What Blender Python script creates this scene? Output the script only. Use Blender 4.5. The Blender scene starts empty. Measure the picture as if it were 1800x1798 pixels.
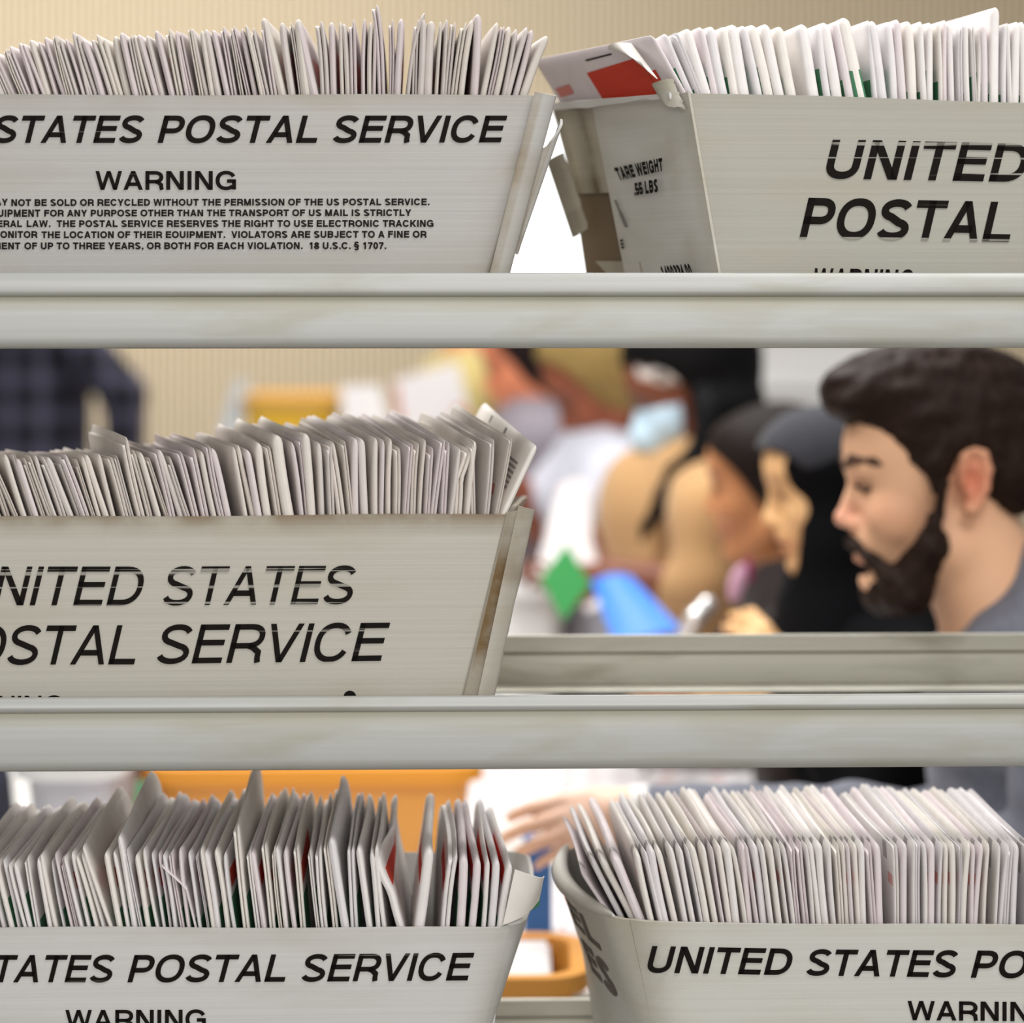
import bpy, math, random
import numpy as np
from mathutils import Vector, Matrix
random.seed(7)
rng = np.random.default_rng(7)
SC = bpy.context.scene
COL = SC.collection
# ------------------------------------------------------------------ camera, world, lights, exposure
F, CX, HY, EYE, D0 = 4800.0, 900.0, 483.0, 1.47, 2.0
cam_data = bpy.data.cameras.new('camera')
cam_data.sensor_width = 36.0
cam_data.sensor_fit = 'HORIZONTAL'
cam_data.lens = 36.0 * F / 1800.0
cam_data.shift_y = -(899.0 - HY) / 1800.0
cam_data.clip_start = 0.05
cam_data.dof.use_dof = True
cam_data.dof.focus_distance = 2.02
cam_data.dof.aperture_fstop = 3.6
cam = bpy.data.objects.new('camera', cam_data)
cam.location = (0, 0, EYE)
cam.rotation_euler = (math.pi / 2, 0, 0)
COL.objects.link(cam)
SC.camera = cam
world = bpy.data.worlds.new('world')
SC.world = world
world.use_nodes = True
world.node_tree.nodes['Background'].inputs[0].default_value = (1.0, 0.98, 0.965, 1)
world.node_tree.nodes['Background'].inputs[1].default_value = 0.36
SC.view_settings.view_transform = 'Standard'
SC.view_settings.look = 'None'
SC.view_settings.gamma = 1.0
SC.view_settings.use_curve_mapping = False
SC.view_settings.exposure = 0.0


def area(name, loc, target, size, size_y, power, color=(1, 0.988, 0.97)):
    l = bpy.data.lights.new(name, 'AREA')
    l.shape = 'RECTANGLE'
    l.size, l.size_y, l.energy, l.color = size, size_y, power, color
    o = bpy.data.objects.new(name, l)
    o.location = loc
    o.rotation_euler = (Vector(target) - Vector(loc)).to_track_quat('-Z', 'Y').to_euler()
    COL.objects.link(o)
    return o


area('fill_light_front', (0.0, -2.2, 2.15), (0, 2.0, 1.15), 1.6, 1.4, 82)  # added frontal fill behind the camera, not a ceiling fixture
area('fill_light_man', (0.75, 1.25, 3.0), (0.5, 2.9, 1.1), 0.9, 0.5, 25)  # added lamp to brighten the bearded man's near cheek
area('ceiling_light_rack', (-0.55, 3.3, 3.1), (0.2, 2.4, 0.8), 1.6, 0.9, 80)
area('ceiling_light_room', (0.2, 4.9, 3.1), (0.2, 4.9, 0.7), 2.4, 1.2, 46)
area('fill_light_wall', (-1.5, 6.4, 2.6), (-1.5, 8.4, 1.2), 2.6, 0.6, 60)  # added wash on the back wall, kept out of view


# ------------------------------------------------------------------ pixel rays and the rack frame
def at(px, py, Y):
    """world point at distance Y along the camera axis that is seen at photo pixel px, py"""
    return Vector(((px - CX) / F * Y, Y, EYE - (py - HY) / F * Y))


TH = math.radians(1.7)
U = Vector((math.cos(TH), math.sin(TH), 0))
V = Vector((-math.sin(TH), math.cos(TH), 0))
O = Vector((0, D0, 0))
CAMP = Vector((0, 0, EYE))


def ray(px, py):
    return Vector(((px - CX) / F, 1.0, -(py - HY) / F))


def P(px, py, v):
    """world point on the rack plane at depth v behind the rail faces"""
    r = ray(px, py)
    t = (v + O.dot(V)) / r.dot(V)
    return CAMP + r * t


def on_plane(px, py, p0, n):
    r = ray(px, py)
    return CAMP + r * ((p0 - CAMP).dot(n) / r.dot(n))


def RK(u, v, z):
    p = O + U * u + V * v
    return Vector((p.x, p.y, z))


def zpx(py):
    return EYE - (py - HY) * D0 / F


# ------------------------------------------------------------------ materials
def lin(c):
    return tuple(((x / 255.0) / 12.92 if x / 255.0 <= 0.04045 else ((x / 255.0 + 0.055) / 1.055) ** 2.4) for x in c)


def new_mat(name):
    m = bpy.data.materials.new(name)
    m.use_nodes = True
    nt = m.node_tree
    b = nt.nodes['Principled BSDF']
    return m, nt, b


def plain(name, rgb, rough=0.6, metal=0.0, noise=0.0, nscale=20.0, spec=0.5, sheen=0.0):
    m, nt, b = new_mat(name)
    c = lin(rgb)
    b.inputs['Base Color'].default_value = (*c, 1)
    b.inputs['Roughness'].default_value = rough
    b.inputs['Metallic'].default_value = metal
    b.inputs['Specular IOR Level'].default_value = spec
    b.inputs['Sheen Weight'].default_value = sheen
    if noise:
        tc = nt.nodes.new('ShaderNodeTexCoord')
        n = nt.nodes.new('ShaderNodeTexNoise')
        n.inputs['Scale'].default_value = nscale
        n.inputs['Detail'].default_value = 4
        nt.links.new(tc.outputs['Object'], n.inputs['Vector'])
        r = nt.nodes.new('ShaderNodeValToRGB')
        r.color_ramp.elements[0].position = 0.3
        r.color_ramp.elements[1].position = 0.7
        r.color_ramp.elements[0].color = (*[x * (1 - noise) for x in c], 1)
        r.color_ramp.elements[1].color = (*[min(1, x * (1 + noise)) for x in c], 1)
        nt.links.new(n.outputs['Fac'], r.inputs['Fac'])
        nt.links.new(r.outputs['Color'], b.inputs['Base Color'])
    return m


def attr_mat(name, rough=0.6, spec=0.4, sub=0.0):
    m, nt, b = new_mat(name)
    a = nt.nodes.new('ShaderNodeAttribute')
    a.attribute_name = 'col'
    nt.links.new(a.outputs['Color'], b.inputs['Base Color'])
    b.inputs['Roughness'].default_value = rough
    b.inputs['Specular IOR Level'].default_value = spec
    return m


def plastic_mat(name, rgb, dirt_rgb=(128, 108, 72), tint=(172, 168, 150)):
    """corrugated white plastic: fine horizontal flutes, yellowed streaks, grime and painted fold shade where the vertex attribute says"""
    m, nt, b = new_mat(name)
    N, L = nt.nodes.new, nt.links.new
    tc = N('ShaderNodeTexCoord')
    mp = N('ShaderNodeMapping')
    mp.inputs['Scale'].default_value = (1.2, 1.2, 190)
    L(tc.outputs['Object'], mp.inputs['Vector'])
    n1 = N('ShaderNodeTexNoise')
    n1.inputs['Scale'].default_value = 2.0
    n1.inputs['Detail'].default_value = 3
    L(mp.outputs['Vector'], n1.inputs['Vector'])
    mp2 = N('ShaderNodeMapping')
    mp2.inputs['Scale'].default_value = (6, 6, 22)
    L(tc.outputs['Object'], mp2.inputs['Vector'])
    n2 = N('ShaderNodeTexNoise')
    n2.inputs['Scale'].default_value = 1.0
    n2.inputs['Detail'].default_value = 5
    L(mp2.outputs['Vector'], n2.inputs['Vector'])
    r1 = N('ShaderNodeValToRGB')
    r1.color_ramp.elements[0].position, r1.color_ramp.elements[1].position = 0.30, 0.72
    c = lin(rgb)
    r1.color_ramp.elements[0].color = (*[x * 0.965 for x in c], 1)
    r1.color_ramp.elements[1].color = (*[min(1, x * 1.03) for x in c], 1)
    L(n1.outputs['Fac'], r1.inputs['Fac'])
    mx = N('ShaderNodeMix')
    mx.data_type = 'RGBA'
    rr = N('ShaderNodeValToRGB')
    rr.color_ramp.elements[0].position, rr.color_ramp.elements[1].position = 0.50, 0.78
    rr.color_ramp.elements[1].color = (0.75, 0.75, 0.75, 1)
    L(n2.outputs['Fac'], rr.inputs['Fac'])
    L(rr.outputs['Color'], mx.inputs['Factor'])
    L(r1.outputs['Color'], mx.inputs['A'])
    mx.inputs['B'].default_value = (*lin(tint), 1)
    at_ = N('ShaderNodeAttribute')
    at_.attribute_name = 'dirt_shade'
    ml = N('ShaderNodeMath')
    ml.operation = 'MULTIPLY'
    n3 = N('ShaderNodeTexNoise')
    n3.inputs['Scale'].default_value = 28
    n3.inputs['Detail'].default_value = 4
    L(tc.outputs['Object'], n3.inputs['Vector'])
    mr = N('ShaderNodeMapRange')
    mr.inputs['From Min'].default_value, mr.inputs['From Max'].default_value = 0.3, 0.6
    mr.inputs['To Min'].default_value = 0.35
    L(n3.outputs['Fac'], mr.inputs['Value'])
    L(at_.outputs['Fac'], ml.inputs[0])
    L(mr.outputs['Result'], ml.inputs[1])
    mx2 = N('ShaderNodeMix')
    mx2.data_type = 'RGBA'
    L(ml.outputs[0], mx2.inputs['Factor'])
    L(mx.outputs['Result'], mx2.inputs['A'])
    mx2.inputs['B'].default_value = (*lin(dirt_rgb), 1)
    L(mx2.outputs['Result'], b.inputs['Base Color'])
    b.inputs['Roughness'].default_value = 0.42
    b.inputs['Specular IOR Level'].default_value = 0.35
    bp = N('ShaderNodeBump')
    bp.inputs['Strength'].default_value = 0.13
    bp.inputs['Distance'].default_value = 0.0012
    L(n1.outputs['Fac'], bp.inputs['Height'])
    L(bp.outputs['Normal'], b.inputs['Normal'])
    return m


def ink_mat(name, plastic_rgb, amount):
    """black print that has flaked off along a few flutes"""
    m, nt, b = new_mat(name)
    N, L = nt.nodes.new, nt.links.new
    tc = N('ShaderNodeTexCoord')
    mp = N('ShaderNodeMapping')
    mp.inputs['Scale'].default_value = (4, 4, 330)
    L(tc.outputs['Object'], mp.inputs['Vector'])
    n1 = N('ShaderNodeTexNoise')
    n1.inputs['Scale'].default_value = 1.0
    n1.inputs['Detail'].default_value = 2
    L(mp.outputs['Vector'], n1.inputs['Vector'])
    r = N('ShaderNodeValToRGB')
    r.color_ramp.elements[0].position, r.color_ramp.elements[1].position = amount, amount + 0.05
    r.color_ramp.elements[0].color = (0.009, 0.007, 0.006, 1)
    r.color_ramp.elements[1].color = (*[x * .6 for x in lin(plastic_rgb)], 1)
    L(n1.outputs['Fac'], r.inputs['Fac'])
    L(r.outputs['Color'], b.inputs['Base Color'])
    b.inputs['Roughness'].default_value = 0.6
    b.inputs['Specular IOR Level'].default_value = 0.08
    return m


def metal_mat(name, rgb, stain, dirt_rgb):
    m, nt, b = new_mat(name)
    N, L = nt.nodes.new, nt.links.new
    tc = N('ShaderNodeTexCoord')
    mp = N('ShaderNodeMapping')
    mp.inputs['Scale'].default_value = (3, 3, 240)
    L(tc.outputs['Object'], mp.inputs['Vector'])
    n1 = N('ShaderNodeTexNoise')
    n1.inputs['Detail'].default_value = 5
    n1.inputs['Scale'].default_value = 1.5
    L(mp.outputs['Vector'], n1.inputs['Vector'])
    mp2 = N('ShaderNodeMapping')
    mp2.inputs['Scale'].default_value = (7, 7, 38)
    L(tc.outputs['Object'], mp2.inputs['Vector'])
    n2 = N('ShaderNodeTexNoise')
    n2.inputs['Detail'].default_value = 6
    n2.inputs['Distortion'].default_value = 0.6
    n2.inputs['Scale'].default_value = 1.3
    L(mp2.outputs['Vector'], n2.inputs['Vector'])
    c = lin(rgb)
    r1 = N('ShaderNodeValToRGB')
    r1.color_ramp.elements[0].position, r1.color_ramp.elements[1].position = 0.3, 0.7
    r1.color_ramp.elements[0].color = (*[x * 0.95 for x in c], 1)
    r1.color_ramp.elements[1].color = (*[x * 1.04 for x in c], 1)
    L(n1.outputs['Fac'], r1.inputs['Fac'])
    r2 = N('ShaderNodeValToRGB')
    r2.color_ramp.elements[0].position, r2.color_ramp.elements[1].position = 0.48, 0.72
    r2.color_ramp.elements[1].color = (stain, stain, stain, 1)
    L(n2.outputs['Fac'], r2.inputs['Fac'])
    mx = N('ShaderNodeMix')
    mx.data_type = 'RGBA'
    L(r2.outputs['Color'], mx.inputs['Factor'])
    L(r1.outputs['Color'], mx.inputs['A'])
    mx.inputs['B'].default_value = (*lin(dirt_rgb), 1)
    a = N('ShaderNodeAttribute')
    a.attribute_name = 'dirt_shade'
    mx2 = N('ShaderNodeMix')
    mx2.data_type = 'RGBA'
    L(a.outputs['Fac'], mx2.inputs['Factor'])
    L(mx.outputs['Result'], mx2.inputs['A'])
    mx2.inputs['B'].default_value = (*lin(dirt_rgb), 1)
    L(mx2.outputs['Result'], b.inputs['Base Color'])
    b.inputs['Metallic'].default_value = 0.25
    b.inputs['Roughness'].default_value = 0.55
    return m


M = {}
M['plastic_a'] = plastic_mat('tray_plastic_grey_white', (186, 184, 180), tint=(178, 172, 158))
M['plastic_b'] = plastic_mat('tray_plastic_cream', (172, 170, 160), tint=(172, 164, 144))
M['plastic_c'] = plastic_mat('tray_plastic_yellowed', (190, 186, 175), dirt_rgb=(112, 86, 44), tint=(180, 172, 154))
M['plastic_d'] = plastic_mat('tray_plastic_clean', (207, 206, 203), dirt_rgb=(150, 138, 104), tint=(190, 187, 178))
M['plastic_e'] = plastic_mat('tray_plastic_soft', (204, 203, 196), dirt_rgb=(156, 140, 100), tint=(192, 188, 174))
M['plastic_shade'] = plastic_mat('tray_plastic_shaded_grime', (108, 88, 64), dirt_rgb=(62, 46, 30), tint=(104, 84, 56))  # shade of the hand hole deepened into the grimy brown
M['plastic_grim'] = plastic_mat('tray_plastic_grubby', (184, 177, 160), dirt_rgb=(96, 78, 52), tint=(160, 148, 122))
M['ink_solid'] = ink_mat('black_print', (190, 186, 175), 0.74)
M['ink_worn'] = ink_mat('black_print_worn', (190, 186, 175), 0.62)
M['ink_small'] = plain('black_print_small', (40, 34, 31), 0.6, spec=.1)
M['ink_faded'] = plain('faded_grey_print', (98, 88, 80), 0.6, noise=0.35, nscale=160)
M['rail_front'] = metal_mat('painted_aluminium', (182, 183, 179), 0.5, (160, 156, 136))
M['rail_back'] = metal_mat('brushed_aluminium', (198, 196, 184), 0.6, (120, 114, 92))
def paper(name, rgb, through=0.04):
    m = plain(name, rgb, 0.75, noise=0.04, nscale=60, spec=0.25)
    nt = m.node_tree
    b = nt.nodes['Principled BSDF']
    t = nt.nodes.new('ShaderNodeBsdfTranslucent')
    t.inputs['Color'].default_value = (*lin(rgb), 1)
    mx = nt.nodes.new('ShaderNodeMixShader')
    mx.inputs[0].default_value = through
    nt.links.new(b.outputs[0], mx.inputs[1])
    nt.links.new(t.outputs[0], mx.inputs[2])
    nt.links.new(mx.outputs[0], nt.nodes['Material Output'].inputs['Surface'])
    return m


PAPER = [paper('paper_%s' % n, c) for n, c in
         (('white', (236, 231, 228)), ('mauve_white', (230, 220, 221)), ('warm_white', (236, 230, 223)), ('cool_white', (230, 226, 227)))]
PAPER_DIM_LIT = [paper('dim_lit_paper_%s' % n, c) for n, c in (('mauve', (206, 195, 194)), ('grey', (203, 195, 190)), ('cream', (210, 202, 193)))]  # paper greyed so the top left row looks less lit
PAPER_HALF_LIT = [paper('half_lit_paper_%s' % n, c) for n, c in (('mauve', (222, 212, 211)), ('grey', (220, 213, 208)), ('cream', (226, 218, 210)))]  # paper slightly greyed, weaker light put into the middle row's colour
PAPER_GREY = plain('paper_grey', (190, 180, 174), 0.75, spec=0.25)
M['green_print'] = plain('green_print', (70, 128, 92), 0.7)
M['red_print'] = plain('red_print', (206, 52, 22), 0.7)
M['pink_print'] = plain('pink_print', (212, 128, 118), 0.7)
M['light_grey_print'] = plain('light_grey_print', (176, 168, 166), 0.7)
M['faint_pink'] = plain('faint_pink_print', (222, 168, 162), 0.7)
M['grey_print'] = plain('grey_print', (138, 128, 126), 0.7)
M['pale_print'] = plain('pale_lettering', (226, 110, 84), 0.7)


# ------------------------------------------------------------------ object helpers
def tag(o, label=None, cat=None, group=None, kind=None):
    if label:
        o['label'] = label
    if cat:
        o['category'] = cat
    if group:
        o['group'] = group
    if kind:
        o['kind'] = kind
    return o


def empty(name, loc, label=None, cat=None, group=None):
    o = bpy.data.objects.new(name, None)
    o.location = loc
    o.empty_display_size = 0.05
    COL.objects.link(o)
    return tag(o, label, cat, group)


class MB:
    """collects vertices and faces in world space, with material slots and a dirt value per vertex"""

    def __init__(self):
        self.v, self.f, self.mi, self.d = [], [], [], []

    def add(self, verts, faces, mi=0, dirt_shade=None):
        b = len(self.v)
        self.v += [tuple(p) for p in verts]
        self.d += list(dirt_shade) if dirt_shade is not None else [0.0] * len(verts)
        for k, f in enumerate(faces):
            self.f.append(tuple(i + b for i in f))
            self.mi.append(mi[k] if isinstance(mi, (list, tuple)) else mi)

    def box(self, lo, hi, mi=0, xf=None):
        x0, y0, z0 = lo
        x1, y1, z1 = hi
        vs = [Vector(p) for p in ((x0, y0, z0), (x1, y0, z0), (x1, y1, z0), (x0, y1, z0), (x0, y0, z1), (x1, y0, z1), (x1, y1, z1), (x0, y1, z1))]
        if xf:
            vs = [xf(p) for p in vs]
        self.add(vs, [(0, 3, 2, 1), (4, 5, 6, 7), (0, 1, 5, 4), (1, 2, 6, 5), (2, 3, 7, 6), (3, 0, 4, 7)], mi)

    def sheet(self, grid, th, inward, mi=0, dirt_shade=None, mi_fn=None):
        """grid: rows x cols of Vectors (outer surface); a closed sheet of thickness th towards inward"""
        g = np.array([[tuple(p) for p in r] for r in grid], float)
        nr, nc = g.shape[:2]
        du, dv = np.gradient(g, axis=1), np.gradient(g, axis=0)
        n = np.cross(du, dv)
        n /= np.linalg.norm(n, axis=2, keepdims=True) + 1e-12
        ref = np.array(inward) - g.mean((0, 1))
        if (n.reshape(-1, 3) @ ref).sum() < 0:
            n = -n
            flip = True
        else:
            flip = False
        inner = g + n * th
        vs = np.concatenate([g.reshape(-1, 3), inner.reshape(-1, 3)])
        K = nr * nc
        idx = np.arange(K).reshape(nr, nc)
        faces, mis = [], []
        for i in range(nr - 1):
            for j in range(nc - 1):
                q = (idx[i, j], idx[i, j + 1], idx[i + 1, j + 1], idx[i + 1, j])
                m_ = mi_fn(i, j) if mi_fn else mi
                a = tuple(int(x) for x in q)
                b = tuple(int(x) + K for x in q[::-1])
                if not flip:
                    a, b = a[::-1], b[::-1]
                faces += [a, b]
                mis += [m_, mi]
        loop = [idx[0, j] for j in range(nc)] + [idx[i, nc - 1] for i in range(1, nr)] + [idx[nr - 1, j] for j in range(nc - 2, -1, -1)] + [idx[i, 0] for i in range(nr - 2, 0, -1)]
        for a, b in zip(loop, loop[1:] + loop[:1]):
            q = (int(b), int(a), int(a) + K, int(b) + K)
            faces.append(q if flip else q[::-1])
            mis.append(mi)
        dd = None
        if dirt_shade is not None:
            dd = np.array(dirt_shade, float).reshape(-1)
            dd = np.concatenate([dd, dd])
        self.add(vs, faces, mis, dd)

    def tube(self, pts, r, n=8, mi=0):
        pts = [Vector(p) for p in pts]
        rings = []
        for i, p in enumerate(pts):
            d = (pts[min(i + 1, len(pts) - 1)] - pts[max(i - 1, 0)]).normalized()
            a = d.cross(Vector((0, 0, 1)))
            if a.length < 1e-3:
                a = d.cross(Vector((0, 1, 0)))
            a.normalize()
            b = d.cross(a)
            rr = r[i] if isinstance(r, (list, tuple)) else r
            rings.append([p + a * (math.cos(2 * math.pi * k / n) * rr) + b * (math.sin(2 * math.pi * k / n) * rr) for k in range(n)])
        vs = [p for R_ in rings for p in R_]
        fs = [(i * n + k, i * n + (k + 1) % n, (i + 1) * n + (k + 1) % n, (i + 1) * n + k) for i in range(len(pts) - 1) for k in range(n)]
        fs += [tuple(range(n - 1, -1, -1)), tuple((len(pts) - 1) * n + k for k in range(n))]
        self.add(vs, fs, mi)

    def build(self, name, mats, parent=None, origin=None, smooth=False):
        me = bpy.data.meshes.new(name)
        org = Vector(origin) if origin is not None else (Vector(np.mean(np.array(self.v), axis=0)) if parent is None else Vector((0, 0, 0)))
        if parent is not None:
            org = Vector((0, 0, 0))
            off = parent_world(parent)
        else:
            off = Vector((0, 0, 0))
        vs = np.array(self.v, float) - np.array(org) - np.array(off)
        me.from_pydata([tuple(p) for p in vs], [], self.f)
        for m_ in (mats if isinstance(mats, (list, tuple)) else [mats]):
            me.materials.append(m_)
        me.polygons.foreach_set('material_index', self.mi)
        if any(self.d):
            a = me.attributes.new('dirt_shade', 'FLOAT', 'POINT')
            a.data.foreach_set('value', self.d)
        if smooth:
            me.polygons.foreach_set('use_smooth', [True] * len(self.f))
        me.update()
        o = bpy.data.objects.new(name, me)
        COL.objects.link(o)
        o.parent = parent
        if parent is None:
            o.location = org
        return o


def parent_world(p):
    w = Vector((0, 0, 0))
    while p is not None:
        w += p.location
        p = p.parent
    return w


def sharpen(o, deg=35):
    """smooth shading that keeps edges above deg sharp"""
    me = o.data
    me.polygons.foreach_set('use_smooth', [True] * len(me.polygons))
    me.set_sharp_from_angle(angle=math.radians(deg))
    return o


# ------------------------------------------------------------------ lettering: grotesque capitals drawn as strokes
def arc(cx, cy, rx, ry, a0, a1, n=14, e=2.25):
    out = []
    for i in range(n + 1):
        a = math.radians(a0 + (a1 - a0) * i / n)
        c, s = math.cos(a), math.sin(a)
        out.append((cx + rx * math.copysign(abs(c) ** (2 / e), c), cy + ry * math.copysign(abs(s) ** (2 / e), s)))
    return out


def glyph(ch, t):
    """(advance, polylines, slanted quads) for a cap height of 1 and stroke t"""
    h = t / 2
    b = 0.085
    S, Q = [], []

    def line(*p):
        S.append(list(p))

    def diag(x0, y0, x1, y1, k=1.0):
        L_ = math.hypot(x1 - x0, y1 - y0)
        w = h * k * L_ / max(abs(y1 - y0), 1e-6)
        Q.append(((x0 - w, y0), (x0 + w, y0), (x1 + w, y1), (x1 - w, y1)))

    def bar(x0, x1, y):
        line((x0, y), (x1, y))

    if ch == ' ':
        return 0.39, S, Q
    if ch in 'EFL':
        w = {'E': .90, 'F': .84, 'L': .84}[ch]
        x0, x1 = b, w - .05
        line((x0 + h, 0), (x0 + h, 1))
        if ch in 'EF':
            bar(x0, x1, 1 - h)
            bar(x0, x1 - .04, .53)
        if ch in 'EL':
            bar(x0, x1, h)
        return w, S, Q
    if ch == 'I':
        line((b + h, 0), (b + h, 1))
        return 2 * b + t, S, Q
    if ch == 'T':
        w = .86
        bar(.03, w - .03, 1 - h)
        line((w / 2, 0), (w / 2, 1))
        return w, S, Q
    if ch == 'H':
        w = 1.0
        line((b + h, 0), (b + h, 1))
        line((w - b - h, 0), (w - b - h, 1))
        bar(b, w - b, .52)
        return w, S, Q
    if ch in 'NM':
        w = 1.0 if ch == 'N' else 1.16
        line((b + h, 0), (b + h, 1))
        line((w - b - h, 0), (w - b - h, 1))
        if ch == 'N':
            diag(b + t * .62, 1, w - b - t * .62, 0)
        else:
            diag(b + t * .6, 1, w / 2, 0, .95)
            diag(w - b - t * .6, 1, w / 2, 0, .95)
        return w, S, Q
    if ch in 'AV':
        w = .98 if ch == 'A' else .93
        y0, y1 = (0, 1) if ch == 'A' else (1, 0)
        diag(.02 + t * .55, y0, w / 2, y1, .95)
        diag(w - .02 - t * .55, y0, w / 2, y1, .95)
        if ch == 'A':
            bar(.24, w - .24, .30)
        return w, S, Q
    if ch == 'W':
        w = 1.32
        x = [.02 + t * .55, w * .275, w / 2, w * .725, w - .02 - t * .55]
        for i in range(4):
            diag(x[i], 1 - i % 2, x[i + 1], i % 2, .9)
        return w, S, Q
    if ch == 'Y':
        w = .94
        line((w / 2, 0), (w / 2, .46))
        diag(.02 + t * .6, 1, w / 2, .38)
        diag(w - .02 - t * .6, 1, w / 2, .38)
        return w, S, Q
    if ch == 'X':
        w = .94
        diag(.02 + t * .6, 1, w - .02 - t * .6, 0)
        diag(.02 + t * .6, 0, w - .02 - t * .6, 1)
        return w, S, Q
    if ch == 'K':
        w = .98
        line((b + h, 0), (b + h, 1))
        diag(b + t * .8, .36, w - .03 - t * .6, 1)
        diag(.38, .6, w - .03 - t * .55, 0)
        return w, S, Q
    if ch in 'PRBD':
        w = {'P': .91, 'R': .98, 'B': .97, 'D': 1.0}[ch]
        line((b + h, 0), (b + h, 1))
        r = w - .05 - h
        if ch == 'D':
            S.append([(b, 1 - h), (w * .45, 1 - h)] + arc(w * .45, .5, r - w * .45, .5 - h, 90, -90)[1:-1] + [(w * .45, h), (b, h)])
        else:
            y = .44 if ch != 'B' else .52
            q = (1 - h + y) / 2
            rr = r - .02 * (ch == 'B')
            S.append([(b, 1 - h), (w * .55, 1 - h)] + arc(w * .55, q, rr - w * .55, 1 - h - q, 90, -90, 12)[1:-1] + [(w * .55, y), (b, y)])
            if ch == 'B':
                q = (h + y) / 2
                S.append([(w * .5, y)] + arc(w * .55, q, r - w * .55, y - q, 90, -90, 12)[1:-1] + [(w * .55, h), (b, h)])
            if ch == 'R':
                S.append([(w * .56, y), (w * .70, y - .05), (r - .01, y - .17), (r + .0, .12), (r + .03, 0)])
        return w, S, Q
    if ch == 'U':
        w = 1.0
        x0, x1 = b + h, w - b - h
        S.append([(x0, 1)] + arc((x0 + x1) / 2, .36, (x1 - x0) / 2, .36 - h + .01, 180, 360, 16) + [(x1, 1)])
        return w, S, Q
    if ch == 'J':
        w = .78
        x0, x1 = .06 + h, w - b - h
        S.append([(x1, 1)] + arc((x0 + x1) / 2, .3, (x1 - x0) / 2, .3 - h + .01, 0, -180, 14))
        return w, S, Q
    if ch in 'OQ0':
        w = 1.08 if ch != '0' else .78
        S.append(arc(w / 2, .5, w / 2 - .05 - h, .5 - h + .015, 0, 360, 30))
        return w, S, Q
    if ch in 'CG':
        w = 1.03 if ch == 'C' else 1.08
        rx = w / 2 - .05 - h
        S.append(arc(w / 2, .5, rx, .5 - h + .015, 28, 332 if ch == 'C' else 318, 26))
        if ch == 'G':
            line((w - .07 - h, .02), (w - .07 - h, .5))
            bar(w * .54, w - .07, .47)
        return w, S, Q
    if ch in 'S$':
        w = .93
        rx = w / 2 - .05 - h
        top = arc(w / 2, .735, rx * .95, .265 - h + .012, 18, 250, 14, 2.1)
        bot = arc(w / 2, .262, rx, .262 - h + .012, 70, -165, 14, 2.1)
        S.append(top + bot)
        return w, S, Q
    if ch == '.' or ch == ',':
        Q.append(((.1, 0), (.1 + t, 0), (.1 + t, t), (.1, t)))
        if ch == ',':
            Q.append(((.1, -.17), (.1 + t * .5, -.17), (.1 + t, 0), (.1 + t * .4, 0)))
        return .39, S, Q
    w = .78
    if ch == '1':
        line((.46, 0), (.46, 1))
        S.append([(.16, .76), (.34, .78), (.46, .97)])
    elif ch == '7':
        bar(.07, w - .06, 1 - h)
        S.append([(w - .1, 1 - h), (.42, .45), (.30, 0)])
    elif ch == '8':
        S.append(arc(w / 2, .745, .22, .255 - h, 0, 360, 18))
        S.append(arc(w / 2, .27, .27, .27 - h, 0, 360, 18))
    elif ch == '5':
        S.append([(w - .1, 1 - h), (.2, 1 - h), (.15, .5)] + arc(w / 2, .32, .28, .32 - h, 130, -165, 14))
    elif ch == '4':
        line((.54, 0), (.54, 1))
        bar(.05, w - .03, .27)
        S.append([(.10, .27), (.54, 1 - h)])
    elif ch in '39':
        S.append(arc(w / 2, .73, .25, .27 - h, 150, -80, 12) + arc(w / 2, .27, .29, .27 - h, 80, -160, 12))
    elif ch == '\u00a7':
        S.append(arc(w / 2, .85, .2, .15, 0, 250, 10) + arc(w / 2, .45, .24, .17, 70, -90, 8))
        S.append(arc(w / 2, .5, .24, .17, 90, 270, 8) + arc(w / 2, .08, .2, .15, 70, -170, 10))
    return w, S, Q


def stroke_quads(pl, t):
    p = [np.array(q, float) for q in pl]
    closed = np.linalg.norm(p[0] - p[-1]) < 1e-6
    if closed:
        p = p[:-1]
    n = len(p)
    L_, R_ = [], []
    for i in range(n):
        if closed:
            a, c = p[i - 1], p[(i + 1) % n]
        else:
            a, c = p[max(i - 1, 0)], p[min(i + 1, n - 1)]
        d0 = p[i] - a if (closed or i > 0) else c - p[i]
        d1 = c - p[i] if (closed or i < n - 1) else p[i] - a
        d0 = d0 / (np.linalg.norm(d0) + 1e-9)
        d1 = d1 / (np.linalg.norm(d1) + 1e-9)
        n0, n1 = np.array((-d0[1], d0[0])), np.array((-d1[1], d1[0]))
        m = n0 + n1
        m = m / (np.linalg.norm(m) + 1e-9)
        k = min(1.0 / max(m @ n0, .5), 1.6) * t / 2
        L_.append(p[i] + m * k)
        R_.append(p[i] - m * k)
    out = []
    for i in range(n if closed else n - 1):
        j = (i + 1) % n
        out.append((R_[i], R_[j], L_[j], L_[i]))
    return out


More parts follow.
